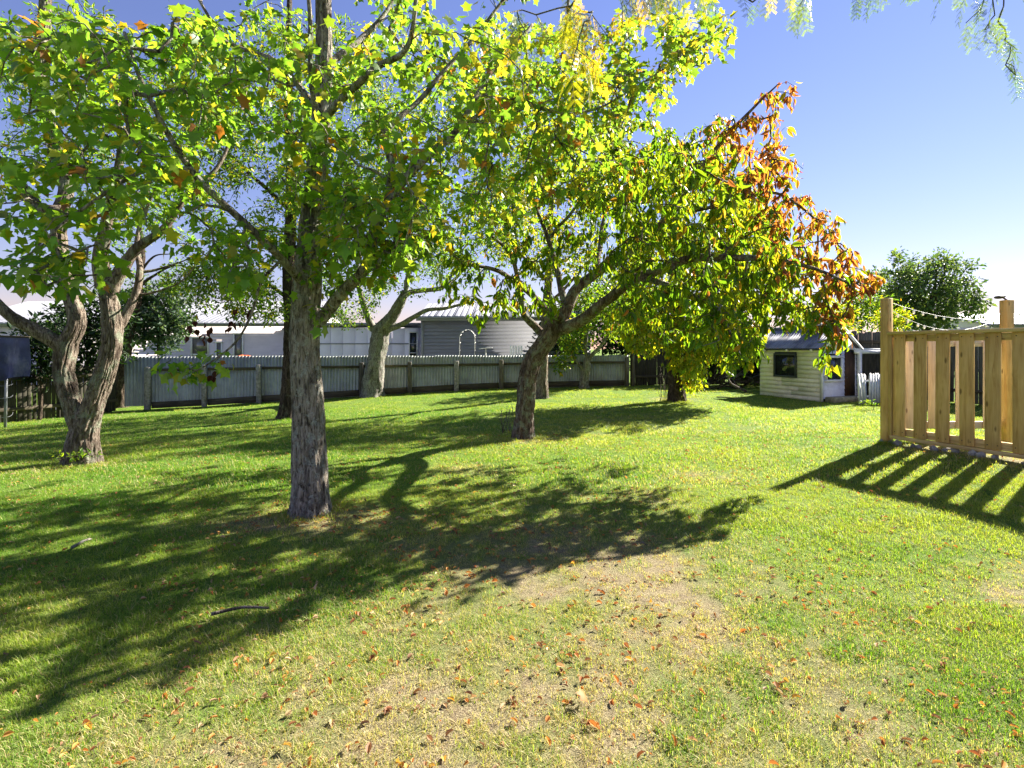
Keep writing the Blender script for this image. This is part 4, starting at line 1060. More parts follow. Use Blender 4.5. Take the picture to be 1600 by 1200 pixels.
# ------------------------------------------------------------------ neighbouring houses
def roof_plane(parent, name, x0, x1, y0, z0, y1, z1, mat, pitch=.2, amp=.03, w=.8):
    Ls = math.hypot(y1 - y0, z1 - z0); an = math.atan2(z1 - z0, y1 - y0)
    me = corr_sheet(w + .01, Ls, pitch, amp, 'roof_sheet', ribs=True)
    x = x0
    i = 0
    while x < x1 - .1:
        put(name, me, mat, parent, loc=(x, y0, z0 + .002 * (i % 2)), rot=(-(math.pi / 2 - an), 0, 0)); x += w; i += 1

def house(name, label, origin, width, wall_h, depth, ridge_h, wall_mat, roof_mat, board_h=.16, boards=True, openings=(), overhang=.35, pitch=.2, hip=False, base=-0.4):
    ox, oy = origin
    t = thing(name, label, 'house', (ox, oy, base))
    H = wall_h - base
    # backing volume
    put('wall', MB().box((width / 2, depth / 2 + .03, H / 2 - .02), (width - .08, depth - .06, H - .04)).mesh('wall'), wall_mat, t)
    if boards:
        n = int(H / board_h); bmh = {}
        ops = sorted(openings)
        for i in range(n):
            z0 = i * board_h; zc = z0 + board_h / 2
            segs, cur = [], 0.0
            for (a_, b_, lo, hi) in ops:
                if lo - base < z0 + board_h and hi - base > z0:
                    segs.append((cur, a_)); cur = b_
            segs.append((cur, width))
            for a_, b_ in segs:
                if b_ - a_ < .05: continue
                v = MB().add([(a_, 0.0, z0), (b_, 0.0, z0), (b_, -.042, z0), (a_, -.042, z0), (a_, 0.0, z0 + board_h), (b_, 0.0, z0 + board_h), (b_, -.006, z0 + board_h), (a_, -.006, z0 + board_h)],
                             [(0, 1, 2, 3)[::-1], (3, 2, 6, 7), (7, 6, 5, 4), (0, 3, 7, 4), (1, 5, 6, 2)])
                put('weatherboard', v.mesh('weatherboard'), wall_mat, t)
    for a_, b_, lo, hi in openings:
        lo, hi = lo - base, hi - base
        fr = MB()
        for c_, s_ in ((((a_ + b_) / 2, -.035, hi), (b_ - a_ + .1, .05, .07)), (((a_ + b_) / 2, -.035, lo), (b_ - a_ + .1, .06, .07)), ((a_, -.034, (lo + hi) / 2), (.07, .048, hi - lo - .07)), ((b_, -.034, (lo + hi) / 2), (.07, .048, hi - lo - .07))):
            fr.box(c_, s_)
        w_ = put('window', fr.mesh('window'), M['trim_white'], t)
        put('pane', MB().box(((a_ + b_) / 2, -.012, (lo + hi) / 2), (b_ - a_ - .06, .012, hi - lo - .06)).mesh('pane'), M['glass_tint'], w_)
    put('corner_trim', MB().box((-.03, -.02, H / 2), (.12, .05, H - .06)).mesh('corner_trim'), M['trim_grey'] if wall_mat is M['wall_grey'] else M['trim_white'], t)
    put('fascia', MB().box((width / 2, -overhang, H - .03), (width + 2 * overhang, .03, .16)).mesh('fascia'), M['trim_grey'], t)
    put('gutter', MB().tube([(-overhang, -overhang - .06, H + .03), (width + overhang, -overhang - .06, H + .03)], .055, 8).mesh('gutter', True), M['trim_grey'], t)
    put('soffit', MB().box((width / 2, -overhang / 2 - .03, H - .04), (width + 2 * overhang, overhang - .06, .02)).mesh('soffit'), M['trim_white'], t)
    roof_plane(t, 'roof_sheet', -overhang, width + overhang, -overhang, H + .07, depth / 2, ridge_h - base, roof_mat, pitch)
    back = MB().add([(-overhang, depth / 2, ridge_h - base), (width + overhang, depth / 2, ridge_h - base), (width + overhang, depth + overhang, H + .07), (-overhang, depth + overhang, H + .07)], [(0, 1, 2, 3)])
    put('back_roof', back.mesh('back_roof'), roof_mat, t)
    for xx in (0.02, width - .02):
        gmb = MB().add([(xx, .03, H - .05), (xx, depth, H - .05), (xx, depth / 2, ridge_h - base - .08)], [(0, 1, 2)])
        put('gable', gmb.mesh('gable'), wall_mat, t)
    return t
hx = lambda px, d: (px - 800) / F * d
house('white_house', 'long white weatherboard house with grey corrugated roof behind the left fence', (hx(-60, 27), 27), hx(470, 27) - hx(-60, 27), 2.78, 8, 4.35, M['wall_white'], M['roof_iron'],
      openings=[(hx(366, 27) - hx(-60, 27), hx(380, 27) - hx(-60, 27), .6, 2.3), (hx(338, 27) - hx(-60, 27), hx(347, 27) - hx(-60, 27), .4, 1.85), (hx(300, 27) - hx(-60, 27), hx(326, 27) - hx(-60, 27), 1.2, 2.1)], pitch=.27)
sh2 = thing('sleepout', 'lilac-white clad outbuilding seen beside the leaning trunk', 'shed', (hx(478, 25), 25, -.3))
w2 = hx(654, 25) - hx(478, 25)
put('wall', MB().box((w2 / 2, 1.5, 1.42), (w2 - .04, 2.94, 2.84)).mesh('wall'), M['wall_lilac'], sh2)
pn = box_mesh(.58, .02, 2.8, .004)
for i in range(int(w2 / .6)):
    put('panel', pn, M['wall_lilac'], sh2, loc=(.3 + i * .6, .018, 1.41))
for zz in (2.05, 1.15): put('batten', box_mesh(w2 - .05, .03, .06, .004), M['trim_grey'], sh2, loc=(w2 / 2, -.01, zz))
put('roof', MB().box((w2 / 2, 1.45, 2.93), (w2 + .3, 3.4, .09), Matrix.Rotation(-.05, 3, 'X')).mesh('roof'), M['roof_iron'], sh2)
ww = hx(646, 25) - hx(478, 25)
fr = MB()
for c_, s_ in (((ww, -.02, 2.62), (.42, .05, .06)), ((ww - .19, -.02, 1.9), (.05, .05, 1.38)), ((ww + .19, -.02, 1.9), (.05, .05, 1.38)), ((ww, -.02, 1.18), (.42, .05, .06)), ((ww, -.02, 1.6), (.33, .04, .04))): fr.box(c_, s_)
wf = put('window', fr.mesh('window'), M['trim_white'], sh2); put('pane', MB().box((ww, -.004, 1.9), (.33, .012, 1.38)).mesh('pane'), M['glass'], wf)
house('grey_shed', 'grey weatherboard building with ribbed silver roof behind the fence', (hx(661, 22), 22), 7.2, 2.80, 5.2, 3.65, M['wall_grey'], M['roof_iron'], board_h=.15, openings=(), overhang=.25, pitch=.24, base=-.3)
house('distant_house', 'house with pale roof showing above the fence at the right edge', (hx(1548, 34), 34), 12, 3.05, 8, 4.1, M['wall_white'], M['roof_white'], boards=False, openings=(), overhang=.4, pitch=.3, base=-.2)

# things in the neighbour's yard
c = P(730, 557, 20.2)
ar = thing('garden_arch', 'thin wire garden arch standing before the grey building', 'arch', (c[0], c[1], g1(c[0], c[1])))
hA = P(730, 515, 20.2)[2] - g1(c[0], c[1])
for dy in (0, .38):
    pt = [(-.30, dy, 0), (-.30, dy, hA - .35)] + [(-.30 * math.cos(a_), dy, hA - .35 + .35 * math.sin(a_)) for a_ in np.linspace(.15, math.pi - .15, 10)] + [(.30, dy, hA - .35), (.30, dy, 0)]
    put('hoop', MB().tube(np.array(pt), .011, 6).mesh('hoop', True), M['metal_dark'] if dy else M['metal_white'], ar)
for q in range(6):
    zz = .5 + q * (hA - .75) / 5
    for sx in (-.3, .3): put('rung', MB().tube([(sx, 0, zz), (sx, .38, zz + .05)], .009, 5).mesh('rung'), M['metal_white'], ar)
for q in range(7):
    a_ = .3 + q * .42
    put('rung', MB().tube([(-.30 * math.cos(a_), 0, hA - .35 + .35 * math.sin(a_)), (-.30 * math.cos(a_ + .2), .38, hA - .35 + .35 * math.sin(a_ + .2))], .009, 5).mesh('rung'), M['metal_white'], ar)
c = P(759, 544, 20.4)
bt = thing('bird_table', 'small white pedestal table in front of the grey building', 'table', (c[0], c[1], g1(c[0], c[1])))
hT = c[2] - g1(c[0], c[1])
put('top', box_mesh(.52, .36, .035, .006), M['metal_white'], bt, loc=(0, 0, hT), rot=(0, -.09, 0))
put('leg', MB().tube([(0, 0, 0), (0, 0, hT - .02)], [.05, .035], 8).mesh('leg', True), M['metal_white'], bt)
c = P(806, 545, 20.3)
for q in range(5):
    x_ = c[0] - .20 + q * .105
    o = put('white_picket', box_mesh(.075, .02, 1.55, .006), M['picket_white'], loc=(x_, c[1], g1(c[0], c[1]) + .775))
    tag(o, 'white picket showing above the corrugated fence beside the cherry trunk', 'picket', 'white pickets beyond the fence')
c = P(382, 557, 18.6)
bm = bmesh.new(); bmesh.ops.create_uvsphere(bm, u_segments=18, v_segments=10, radius=.34)
for v in bm.verts:
    v.co.z *= .5
    v.co.z += .02 * math.sin(6 * math.atan2(v.co.y, v.co.x))
me = bpy.data.meshes.new('toy_canopy'); bm.to_mesh(me); bm.free()
tb = thing('orange_toy', 'orange plastic toy canopy peeping over the corrugated fence', 'toy', (c[0], c[1], g1(c[0], c[1])))
hz_ = P(382, 560, 18.6)[2] - g1(c[0], c[1])
put('canopy', me, M['orange'], tb, loc=(0, 0, hz_ - .05))
for sx in (-.22, .22): put('leg', MB().tube([(sx, 0, 0), (sx * .8, 0, hz_ - .05)], .02, 6).mesh('leg'), M['blue_plastic'], tb)

# ------------------------------------------------------------------ playhouse
C0 = GP(1284, 628)
u_ = np.array([-.36, .933]); v_ = np.array([.933, .36])       # along the side wall (away), along the front (right)
ang_p = math.atan2(v_[1], v_[0])
sc_ = C0[1] / 14.5
ph = thing('playhouse', 'small cream weatherboard playhouse with rusty iron roof and porch', 'playhouse', tuple(C0), rotz=ang_p)
# local frame: x along the front, y along the side wall away from the camera, z up
Ls, Wf, He, Hr = 2.15 * sc_, 1.42 * sc_, P(1284, 546, C0[1])[2] - C0[2], P(1311, 512, C0[1] + .25)[2] - C0[2]
put('body', MB().box((Wf / 2, Ls / 2, He / 2), (Wf - .05, Ls - .05, He - .02)).mesh('body'), M['frame_dark'], ph)
bh = .125
nb = int(He / bh) + 1
wy0, wy1, wz0, wz1 = .42 * Ls, .78 * Ls, .50 * He, .93 * He
wy0, wy1, wz0, wz1 = .385 * Ls, .735 * Ls, .45 * He, .90 * He
def side_board(y0, y1, z0, h):
    return MB().add([(0.02, y0, z0), (0.02, y1, z0), (-.014, y1, z0), (-.014, y0, z0), (.02, y0, z0 + h), (.02, y1, z0 + h), (.0, y1, z0 + h), (.0, y0, z0 + h)],
                    [(0, 1, 2, 3), (3, 2, 6, 7), (7, 6, 5, 4), (0, 3, 7, 4), (1, 5, 6, 2)]).mesh('weatherboard')
for i in range(nb):
    z0 = i * bh; h = min(bh, He - z0)
    if h < .02: continue
    segs = [(0.0, Ls)] if (z0 + h < wz0 or z0 > wz1) else [(0.0, wy0 - .02), (wy1 + .02, Ls)]
    for y0, y1 in segs:
        cut = random.uniform(.3, .7) * (y1 - y0) + y0 if (y1 - y0) > 1.5 and random.random() < .5 else None
        for p0, p1 in ([(y0, y1)] if cut is None else [(y0, cut - .002), (cut + .002, y1)]):
            put('weatherboard', side_board(p0, p1, z0 + .002, h - .004), M['board_cream'], ph, loc=(random.uniform(-.003, .002), 0, 0))
fr = MB()
for c_, s_ in (((-.018, (wy0 + wy1) / 2, wz1), (.04, wy1 - wy0 + .06, .06)), ((-.018, (wy0 + wy1) / 2, wz0), (.045, wy1 - wy0 + .06, .06)), ((-.018, wy0, (wz0 + wz1) / 2), (.04, .06, wz1 - wz0 - .06)), ((-.018, wy1, (wz0 + wz1) / 2), (.04, .06, wz1 - wz0 - .06))): fr.box(c_, s_)
w_ = put('window', bevel_mesh(fr.mesh('window'), .008), M['frame_dark'], ph)
put('pane', MB().box((-.004, (wy0 + wy1) / 2, (wz0 + wz1) / 2), (.012, wy1 - wy0 - .06, wz1 - wz0 - .06)).mesh('pane'), M['glass'], w_)
# front wall with window and door
fw0, fw1, fz0, fz1 = .10 * Wf, .55 * Wf, .40 * He, .86 * He
dx0, dx1 = .64 * Wf, .95 * Wf
for i in range(nb):
    z0 = i * bh + .08; h = min(bh, He - z0)
    if h < .02: continue
    for a_, b_ in ([(0, fw0 - .02), (fw1 + .02, dx0)] if (z0 + h > fz0 and z0 < fz1) else [(0, dx0)]) + [(dx1, Wf)]:
        put('weatherboard', MB().add([(a_, .02, z0), (b_, .02, z0), (b_, -.016, z0), (a_, -.016, z0), (a_, .02, z0 + h - .004), (b_, .02, z0 + h - .004), (b_, -.002, z0 + h - .004), (a_, -.002, z0 + h - .004)],
            [(3, 2, 1, 0), (3, 2, 6, 7), (7, 6, 5, 4), (0, 3, 7, 4), (1, 5, 6, 2)]).mesh('weatherboard'), M['picket_white'], ph)
fr = MB()
for c_, s_ in ((((fw0 + fw1) / 2, -.022, fz1), (fw1 - fw0 + .08, .045, .07)), (((fw0 + fw1) / 2, -.024, fz0), (fw1 - fw0 + .10, .06, .06)), ((fw0, -.022, (fz0 + fz1) / 2), (.07, .045, fz1 - fz0 - .06)), ((fw1, -.022, (fz0 + fz1) / 2), (.08, .045, fz1 - fz0 - .06))): fr.box(c_, s_)
w_ = put('window', fr.mesh('window'), M['trim_white'], ph, label='white framed front window of the playhouse')
put('pane', MB().box(((fw0 + fw1) / 2, -.004, (fz0 + fz1) / 2), (fw1 - fw0 - .06, .012, fz1 - fz0 - .06)).mesh('pane'), M['glass'], w_)
dr = put('door', MB().box(((dx0 + dx1) / 2, .0, .5 * He + .02), (dx1 - dx0 - .02, .03, He - .2)).mesh('door'), M['door_brown'], ph)
put('handle', MB().tube([(dx0 + .06, -.05, .45 * He), (dx0 + .06, -.015, .45 * He)], .016, 8).mesh('handle'), M['metal_dark'], dr)
put('corner_trim', MB().box((-.006, -.008, He / 2), (.055, .055, He - .01)).mesh('corner_trim'), M['picket_white'], ph)
# roof: two slopes with the ridge running back from the front gable
ax_ = .52 * Wf
ov = .10
def slope(x_e, x_r, name):
    L = math.hypot(x_r - x_e, Hr - He); an = math.atan2(Hr - He, x_r - x_e)
    w = .36; y = -ov
    while y < Ls + ov - .05:
        me = corr_sheet(w + .012, L + .04, .09, .008, 'roof_sheet')
        # sheet x runs along the ridge, its length climbs the slope
        o = put(name, me, M['roof_old'], ph)
        ex = Vector((0, 1, 0)); ez = Vector(((x_r - x_e) / L, 0, (Hr - He) / L)); ey = ez.cross(ex)
        R = Matrix((ex, ey, ez)).transposed().to_4x4(); R.translation = Vector((x_e, y, He + .03 + random.uniform(0, .004)))
        o.matrix_local = R; y += w
slope(-ov, ax_, 'roof_sheet'); slope(Wf + ov, ax_, 'roof_sheet')
put('ridge_cap', MB().tube([(ax_, -ov, Hr + .045), (ax_, Ls + ov, Hr + .045)], .05, 8).mesh('ridge_cap', True), M['roof_old'], ph)
put('gable', MB().add([(0, -.012, He), (Wf, -.012, He), (ax_, -.012, Hr - .02), (0, .02, He), (Wf, .02, He), (ax_, .02, Hr - .02)], [(0, 1, 2), (5, 4, 3), (0, 3, 4, 1), (1, 4, 5, 2), (2, 5, 3, 0)]).mesh('gable'), M['picket_white'], ph)
for xe in (-ov, Wf + ov):
    L = math.hypot(ax_ - xe, Hr - He); an = math.atan2(Hr - He, ax_ - xe)
    put('barge_board', MB().box(((xe + ax_) / 2, -ov - .012, (He + Hr) / 2 + .0), (L, .022, .07), Matrix.Rotation(-an, 3, 'Y')).mesh('barge_board'), M['picket_white'], ph)
for yy in (.12, .5, .88):
    put('rafter_end', MB().box((-.06, yy * Ls, He - .035), (.11, .06, .07)).mesh('rafter_end'), M['board_cream'], ph)
put('eave_board', MB().box((-ov + .01, Ls / 2, He + .002), (.02, Ls + 2 * ov, .05)).mesh('eave_board'), M['frame_dark'], ph)
# porch
pw = 1.15 * sc_
put('porch_roof', MB().box((Wf + pw / 2 + .02, .40, He + .005), (pw + .3, 1.0, .05)).mesh('porch_roof'), M['picket_white'], ph)
put('porch_beam', MB().box((Wf + pw / 2 - .05, -.09, He - .07), (pw + .3, .05, .10)).mesh('porch_beam'), M['picket_white'], ph)
for xx in (1.0 * Wf, Wf + pw): put('porch_post', box_mesh(.09, .09, round(He - .1, 2), .006), M['picket_white'], ph, loc=(xx, -.09, (He - .1) / 2))
put('step', bevel_mesh(MB().box((.5 * Wf + .03, -.21, .06), (Wf * .98, .32, .17)).mesh('step'), .02), M['step'], ph)
# picket fence of the porch
pk0 = GP(1344, 632)
pf = thing('picket_fence', 'short white picket fence beside the playhouse porch', 'fence', (pk0[0], pk0[1], pk0[2]), rotz=ang_p)
pkh = P(1344, 584, pk0[1])[2] - pk0[2]
def picket(h, w=.085):
    return MB().add([(-w / 2, -.01, 0), (w / 2, -.01, 0), (w / 2, -.01, h - .05), (0, -.01, h), (-w / 2, -.01, h - .05), (-w / 2, .01, 0), (w / 2, .01, 0), (w / 2, .01, h - .05), (0, .01, h), (-w / 2, .01, h - .05)],
                    [(0, 1, 2, 3, 4), (9, 8, 7, 6, 5), (0, 5, 6, 1), (1, 6, 7, 2), (2, 7, 8, 3), (3, 8, 9, 4), (4, 9, 5, 0)]).mesh('picket')
pkm = picket(pkh)
for i in range(11):
    x_ = i * .108 + (.06 if i > 2 else 0)
    put('picket', pkm, M['picket_white'], pf, loc=(x_, 0, random.uniform(-.01, .015)), rot=(0, random.uniform(-.03, .03) + (-.05 if i < 3 else 0), 0))
for zz in (.2, pkh - .2): put('rail', box_mesh(1.25, .03, .05, .003), M['picket_white'], pf, loc=(.58, .028, zz))
# curled sheet of iron lying on the roof behind
c = P(1297, 507, 16.0)
pt = np.array([(-.34 + .068 * i, 0, .10 * math.sin(i * .3) + .02 * math.sin(i)) for i in range(11)])
mb = MB(); vv = np.vstack([pt + [0, -.3, 0], pt + [0, .3, 0], pt + [0, -.3, .006], pt + [0, .3, .006]]); n_ = 11
mb.add(vv, [(i, i + 1, n_ + i + 1, n_ + i) for i in range(10)] + [(2 * n_ + i, 3 * n_ + i, 3 * n_ + i + 1, 2 * n_ + i + 1) for i in range(10)])
Rz = np.array([*(C0[:2] + u_ * .35 * Ls + v_ * ax_), C0[2] + Hr + .07])
o = put('iron_sheet', mb.mesh('iron_sheet', True), M['roof_iron'], loc=tuple(Rz), rot=(0, 0, ang_p + .3)); tag(o, 'curled loose iron sheet lying on the playhouse ridge', 'metal sheet')

# heap of cut branches
b = GP(1138, 608)
hp = thing('branch_heap', 'heap of cut branches left of the playhouse', 'branch pile', tuple(b))
for i in range(42):
    a0 = random.uniform(0, math.pi); L = random.uniform(.5, 1.3)
    mid = np.array([random.gauss(0, .42), random.gauss(.25, .22), random.uniform(.06, .55)])
    d = np.array([math.cos(a0), .4 * math.sin(a0), random.uniform(-.5, .5)]); d = unit(d)
    p0, p1 = mid - d * L / 2, mid + d * L / 2
    p0[2], p1[2] = max(.02, p0[2]), max(.02, p1[2])
    pt, _ = catmull([p0, (p0 + p1) / 2 + np.array([random.gauss(0, .05), 0, random.gauss(0, .05)]), p1], .12)
    put('stick', MB().tube(pt, np.linspace(random.uniform(.012, .035), .006, len(pt)), 5).mesh('stick', True), M['bark_dark'] if i % 3 else M['stick'], hp)
q0 = GP(1167, 613)
pt, _ = catmull([q0 + [0, 0, .02], q0 + [-.18, .1, .12], q0 + [-.42, .3, .30], q0 + [-.5, .35, .62]], .06)
o = put('fallen_branch', MB().tube(pt, np.linspace(.045, .025, len(pt)), 7).mesh('fallen_branch', True), M['stick']); tag(o, 'pale bent branch leaning out of the heap onto the grass', 'branch')

# ------------------------------------------------------------------ timber screen at the right
S0 = GP(1383, 692); S1 = GP(1600, 724)
sd = unit((S1 - S0)[:2]); ang_s = math.atan2(sd[1], sd[0])
scr = thing('timber_screen', 'new timber slatted screen with tall end post at the right edge', 'screen', tuple(S0), rotz=ang_s)
zt0 = P(1383, 466, S0[1])[2] - S0[2]
zr0 = P(1390, 521, S0[1])[2] - S0[2]
slen = 3.0
slope_g = (S1[2] - S0[2]) / np.hypot(*(S1 - S0)[:2])
print('screen', S0, S1, 'post', zt0, 'rail', zr0, 'dir', sd)
put('end_post', box_mesh(.11, .11, round(zt0 + .3, 2), .006), M['timber'], scr, loc=(.0, 0.03, (zt0 - .3) / 2))
put('side_batten', box_mesh(.045, .07, round(zr0 - .12, 2), .003), M['timber'], scr, loc=(.085, 0, zr0 / 2 + .05))
put('top_rail', box_mesh(slen, .11, .042, .003), M['timber_h'], scr, loc=(slen / 2 + .06, .0, zr0 + .0))
put('upper_rail', box_mesh(slen - .1, .045, .09, .003), M['timber_h'], scr, loc=(slen / 2 + .13, .035, zr0 - .072))
zb0 = .13
put('lower_rail', box_mesh(slen - .1, .045, .10, .003), M['timber_h'], scr, loc=(slen / 2 + .13, .035, zb0 + .03 + slope_g * 1.2))
put('bottom_rail', box_mesh(slen, .075, .045, .003), M['timber_h'], scr, loc=(slen / 2 + .08, .0, zb0 - .05 + slope_g * 1.2))
pit = .262
NAIL = MB().tube([(0, 0, 0), (0, -.003, 0)], .006, 8).mesh('nail')
for i in range(11):
    x_ = .19 + i * pit
    hS = zr0 - .028 - zb0
    so = put('slat', box_mesh(.155, .024, round(hS, 2), .004), M['timber'], scr, loc=(x_, -.003, zb0 + hS / 2 + .004), rot=(random.uniform(-.004, .004), random.uniform(-.008, .008), 0))
    for nx_ in (-.045, .045):
        for nz_ in (-hS / 2 + .05, hS / 2 - .05):
            put('nail', NAIL, M['metal_dark'], so, loc=(nx_ + random.uniform(-.008, .008), -.0125, nz_ + random.uniform(-.008, .008)))
put('end_post', box_mesh(.11, .11, round(zr0 + .25, 2), .006), M['timber'], scr, loc=(slen + .15, .03, (zr0 - .25) / 2))
# second run behind, raw boards with their sunlight put into a paler colour
T0 = np.array([S0[0] + .12, S0[1] + .05]); T1 = np.array([(1573 - 800) / F * 7.35, 7.35])
sd2 = unit(T1 - T0); an2 = math.atan2(sd2[1], sd2[0]); L2 = float(np.hypot(*(T1 - T0)))
gz = g1(*T1)
bk = thing('rear_screen', 'sunlit boarded screen seen through the gaps of the timber screen', 'screen', (T0[0], T0[1], S0[2]), rotz=an2)
dz = gz - S0[2]
zp = P(1573, 469, 7.35)[2] - S0[2]
put('end_post', box_mesh(.115, .115, round(zp - dz + .2, 2), .006), M['timber'], bk, loc=(L2, 0, (zp + dz - .2) / 2))
for i in range(4):
    x_ = .22 + i * .40
    put('board', box_mesh(.19, .024, round(zr0 - .26, 2), .004), M['timber_pale'], bk, loc=(x_, -.02, .20 + (zr0 - .26) / 2))
put('lower_rail', box_mesh(L2 - .12, .07, .10, .004), M['timber_sunlit_h'], bk, loc=(L2 / 2 - .02, .03, .24))
put('upper_rail', box_mesh(L2 - .12, .05, .09, .004), M['timber_sunlit_h'], bk, loc=(L2 / 2 - .02, .03, zr0 - .14))
# solar cap light on the rear post
tp = np.array([T1[0], T1[1], S0[2] + zp])
sl = thing('post_light', 'small dark spotlight perched on the rear screen post', 'lamp', (tp[0] - .10, tp[1], tp[2]))
bm = bmesh.new(); bmesh.ops.create_uvsphere(bm, u_segments=16, v_segments=8, radius=.06)
for v in bm.verts: v.co = Vector((v.co.x * 1.25, v.co.y * .9, v.co.z * .45 + .25 * v.co.x * .5))
me = bpy.data.meshes.new('lamp_head'); bm.to_mesh(me); bm.free()
put('lamp_head', me, M['metal_dark'], sl, loc=(0, 0, .045)); put('bracket', MB().tube([(.05, 0, .035), (.10, 0, .0)], .012, 6).mesh('bracket'), M['metal_dark'], sl)
# string lights
def strand(label, a, b, sag, nb, grp='string lights over the screen'):
    a, b = np.array(a), np.array(b)
    t = np.linspace(0, 1, 40)[:, None]
    pt = a * (1 - t) + b * t; pt[:, 2] -= sag * 4 * t[:, 0] * (1 - t[:, 0])
    th_ = thing('string_lights', label, 'string lights', tuple(a), grp)
    put('cable', MB().tube(pt - a, .0026, 4).mesh('cable', True), M['metal_white'], th_)
    bmm = bmesh.new(); bmesh.ops.create_uvsphere(bmm, u_segments=8, v_segments=6, radius=.018)
    for v in bmm.verts: v.co.z = v.co.z * 1.4 - .03
    me = bpy.data.meshes.new('bulb'); bmm.to_mesh(me); bmm.free()
    for i in range(nb):
        q = pt[int((i + .7) / nb * 38)] - a
        put('bulb', me, M['bulb'], th_, loc=tuple(q))
pA = np.array([S0[0], S0[1] + .03, S0[2] + zt0 - .02])
strand('upper string of small white bulbs sagging from the tall screen post', pA, P(1600, 487, 11.0) , .22, 16)
strand('lower string of small white bulbs sagging from the tall screen post', pA - [0, 0, .08], P(1560, 497, 9.0), .28, 14)
# rubble under the screen
for i in range(26):
    l = random.uniform(0, 2.2); w = S0[:2] + sd * l + np.array([random.gauss(0, .05), random.gauss(0, .05)])
    bm = bmesh.new(); bmesh.ops.create_icosphere(bm, subdivisions=1, radius=random.uniform(.025, .06))
    for v in bm.verts: v.co *= random.uniform(.75, 1.2)
    me = bpy.data.meshes.new('stone'); bm.to_mesh(me); bm.free()
    o = put('stone', me, M['concrete_post'], loc=(w[0], w[1], g1(*w) + .012)); tag(o, 'small stone in the bare soil under the timber screen', 'stone', 'stones under the timber screen')

# ------------------------------------------------------------------ things at the left edge
c0 = P(-60, 525, 12.4); c1 = P(46, 528, 12.2)
tp_ = thing('tarpaulin', 'navy tarpaulin hanging at the left edge above the wire fence', 'tarpaulin', tuple(c0))
nu, nv = 40, 24
U, V = np.meshgrid(np.linspace(0, 1, nu), np.linspace(0, 1, nv))
Wd = c1 - c0
pts_ = U.ravel()[:, None] * Wd + np.array([0, 0, -1])[None] * (V.ravel() * (1.02 + .10 * np.sin(U.ravel() * 5)))[:, None]
pts_[:, 1] += .06 * np.sin(U.ravel() * 19 + V.ravel() * 3) * (.2 + V.ravel()) + .05 * (n2(U.ravel() * 5, V.ravel() * 4, 1.0, 71) - .5)
i_ = (np.arange(nv - 1)[:, None] * nu + np.arange(nu - 1)[None]).ravel()
put('sheet', fast_mesh('sheet', pts_, [np.stack([i_, i_ + 1, i_ + nu + 1, i_ + nu], 1)], smooth_shade=True), M['tarp'], tp_)
put('batten', MB().tube([(0, 0, .02), tuple(Wd + [0, 0, .02])], .025, 6).mesh('batten'), M['old_wood_h'], tp_)
wfn = thing('wire_fence', 'old wire netting on round timber post and steel pipe at the left edge', 'fence', tuple(GP(36, 657)))
bw = GP(36, 657)
ptp = P(36, 560, bw[1])
put('post', MB().tube([(0, 0, -.1), (0, 0, .5), (0, 0, ptp[2] - bw[2])], [.115, .11, .105], 14).mesh('post', True), M['concrete_post'], wfn)
bp_ = GP(8, 668)
o_ = bp_ - bw
put('pipe', MB().tube([o_ + [0, 0, -.1], o_ + [.02, .02, 1.75]], .03, 8).mesh('pipe', True), M['pole_grey'], wfn)
for zz in (.28, .75, 1.05):
    put('wire', MB().tube(catmull([(-1.6, -.35, zz - .08), o_ + [0, -.03, zz - .03], (-.2, -.05, zz), (.0, -.12, zz + .05)], .1)[0], .005, 5).mesh('wire'), M['pole_grey'], wfn)
for xx in (-.18, -.9, -1.2):
    put('wire', MB().tube(catmull([(xx, -.2, .1), (xx + .02, -.16, .6), (xx - .02, -.2, 1.05)], .1)[0], .005, 5).mesh('wire'), M['pole_grey'], wfn)
put('plank', MB().box((-.62, -.1, .12), (.95, .06, .14)).mesh('plank'), M['old_wood_h'], wfn)
def lump(name, label, cat, mat, loc, size, seed):
    bm = bmesh.new(); bmesh.ops.create_icosphere(bm, subdivisions=3, radius=1)
    co = np.array([v.co[:] for v in bm.verts]); k_ = vnoise(co * 2.2 + 20, seed) + .5 * vnoise(co * 5 + 20, seed + 1)
    for v, q in zip(bm.verts, k_):
        v.co *= .45 + .75 * q
        v.co = Vector((v.co.x * size[0], v.co.y * size[1], max(v.co.z, -.3) * size[2]))
    me = bpy.data.meshes.new(name); bm.to_mesh(me); bm.free()
    for p_ in me.polygons: p_.use_smooth = True
    o = put(name, me, mat, loc=loc); return tag(o, label, cat)
for nm, lab, px, py, mt, sz in (('bundle', 'dark grey cloth bundle lying by the fence behind the forked tree', 66, 645, 'cloth_grey', (.26, .16, .17)), ('bundle', 'red cloth bundle lying by the fence behind the forked tree', 79, 642, 'cloth_red', (.12, .10, .14)),
                                ('bundle', 'white cloth bundle lying by the fence behind the forked tree', 87, 642, 'cloth_white', (.12, .10, .13)), ('rubbish_bag', 'black rubbish bag under the dark shrubs by the small pale tree', 940, 602, 'black_plastic', (.36, .2, .26)),
                                ('bundle', 'pale bundle on top of the dark clutter by the small pale tree', 948, 594, 'cloth_white', (.16, .10, .13)), ('toy', 'small blue toy lying at the foot of the corrugated fence', 342, 630, 'blue_plastic', (.14, .06, .05))):
    b = GP(px, py); lump(nm, lab, 'rubbish' if 'rub' in nm else nm, M[mt], (b[0], b[1], b[2] + sz[2] * .3), sz, px)
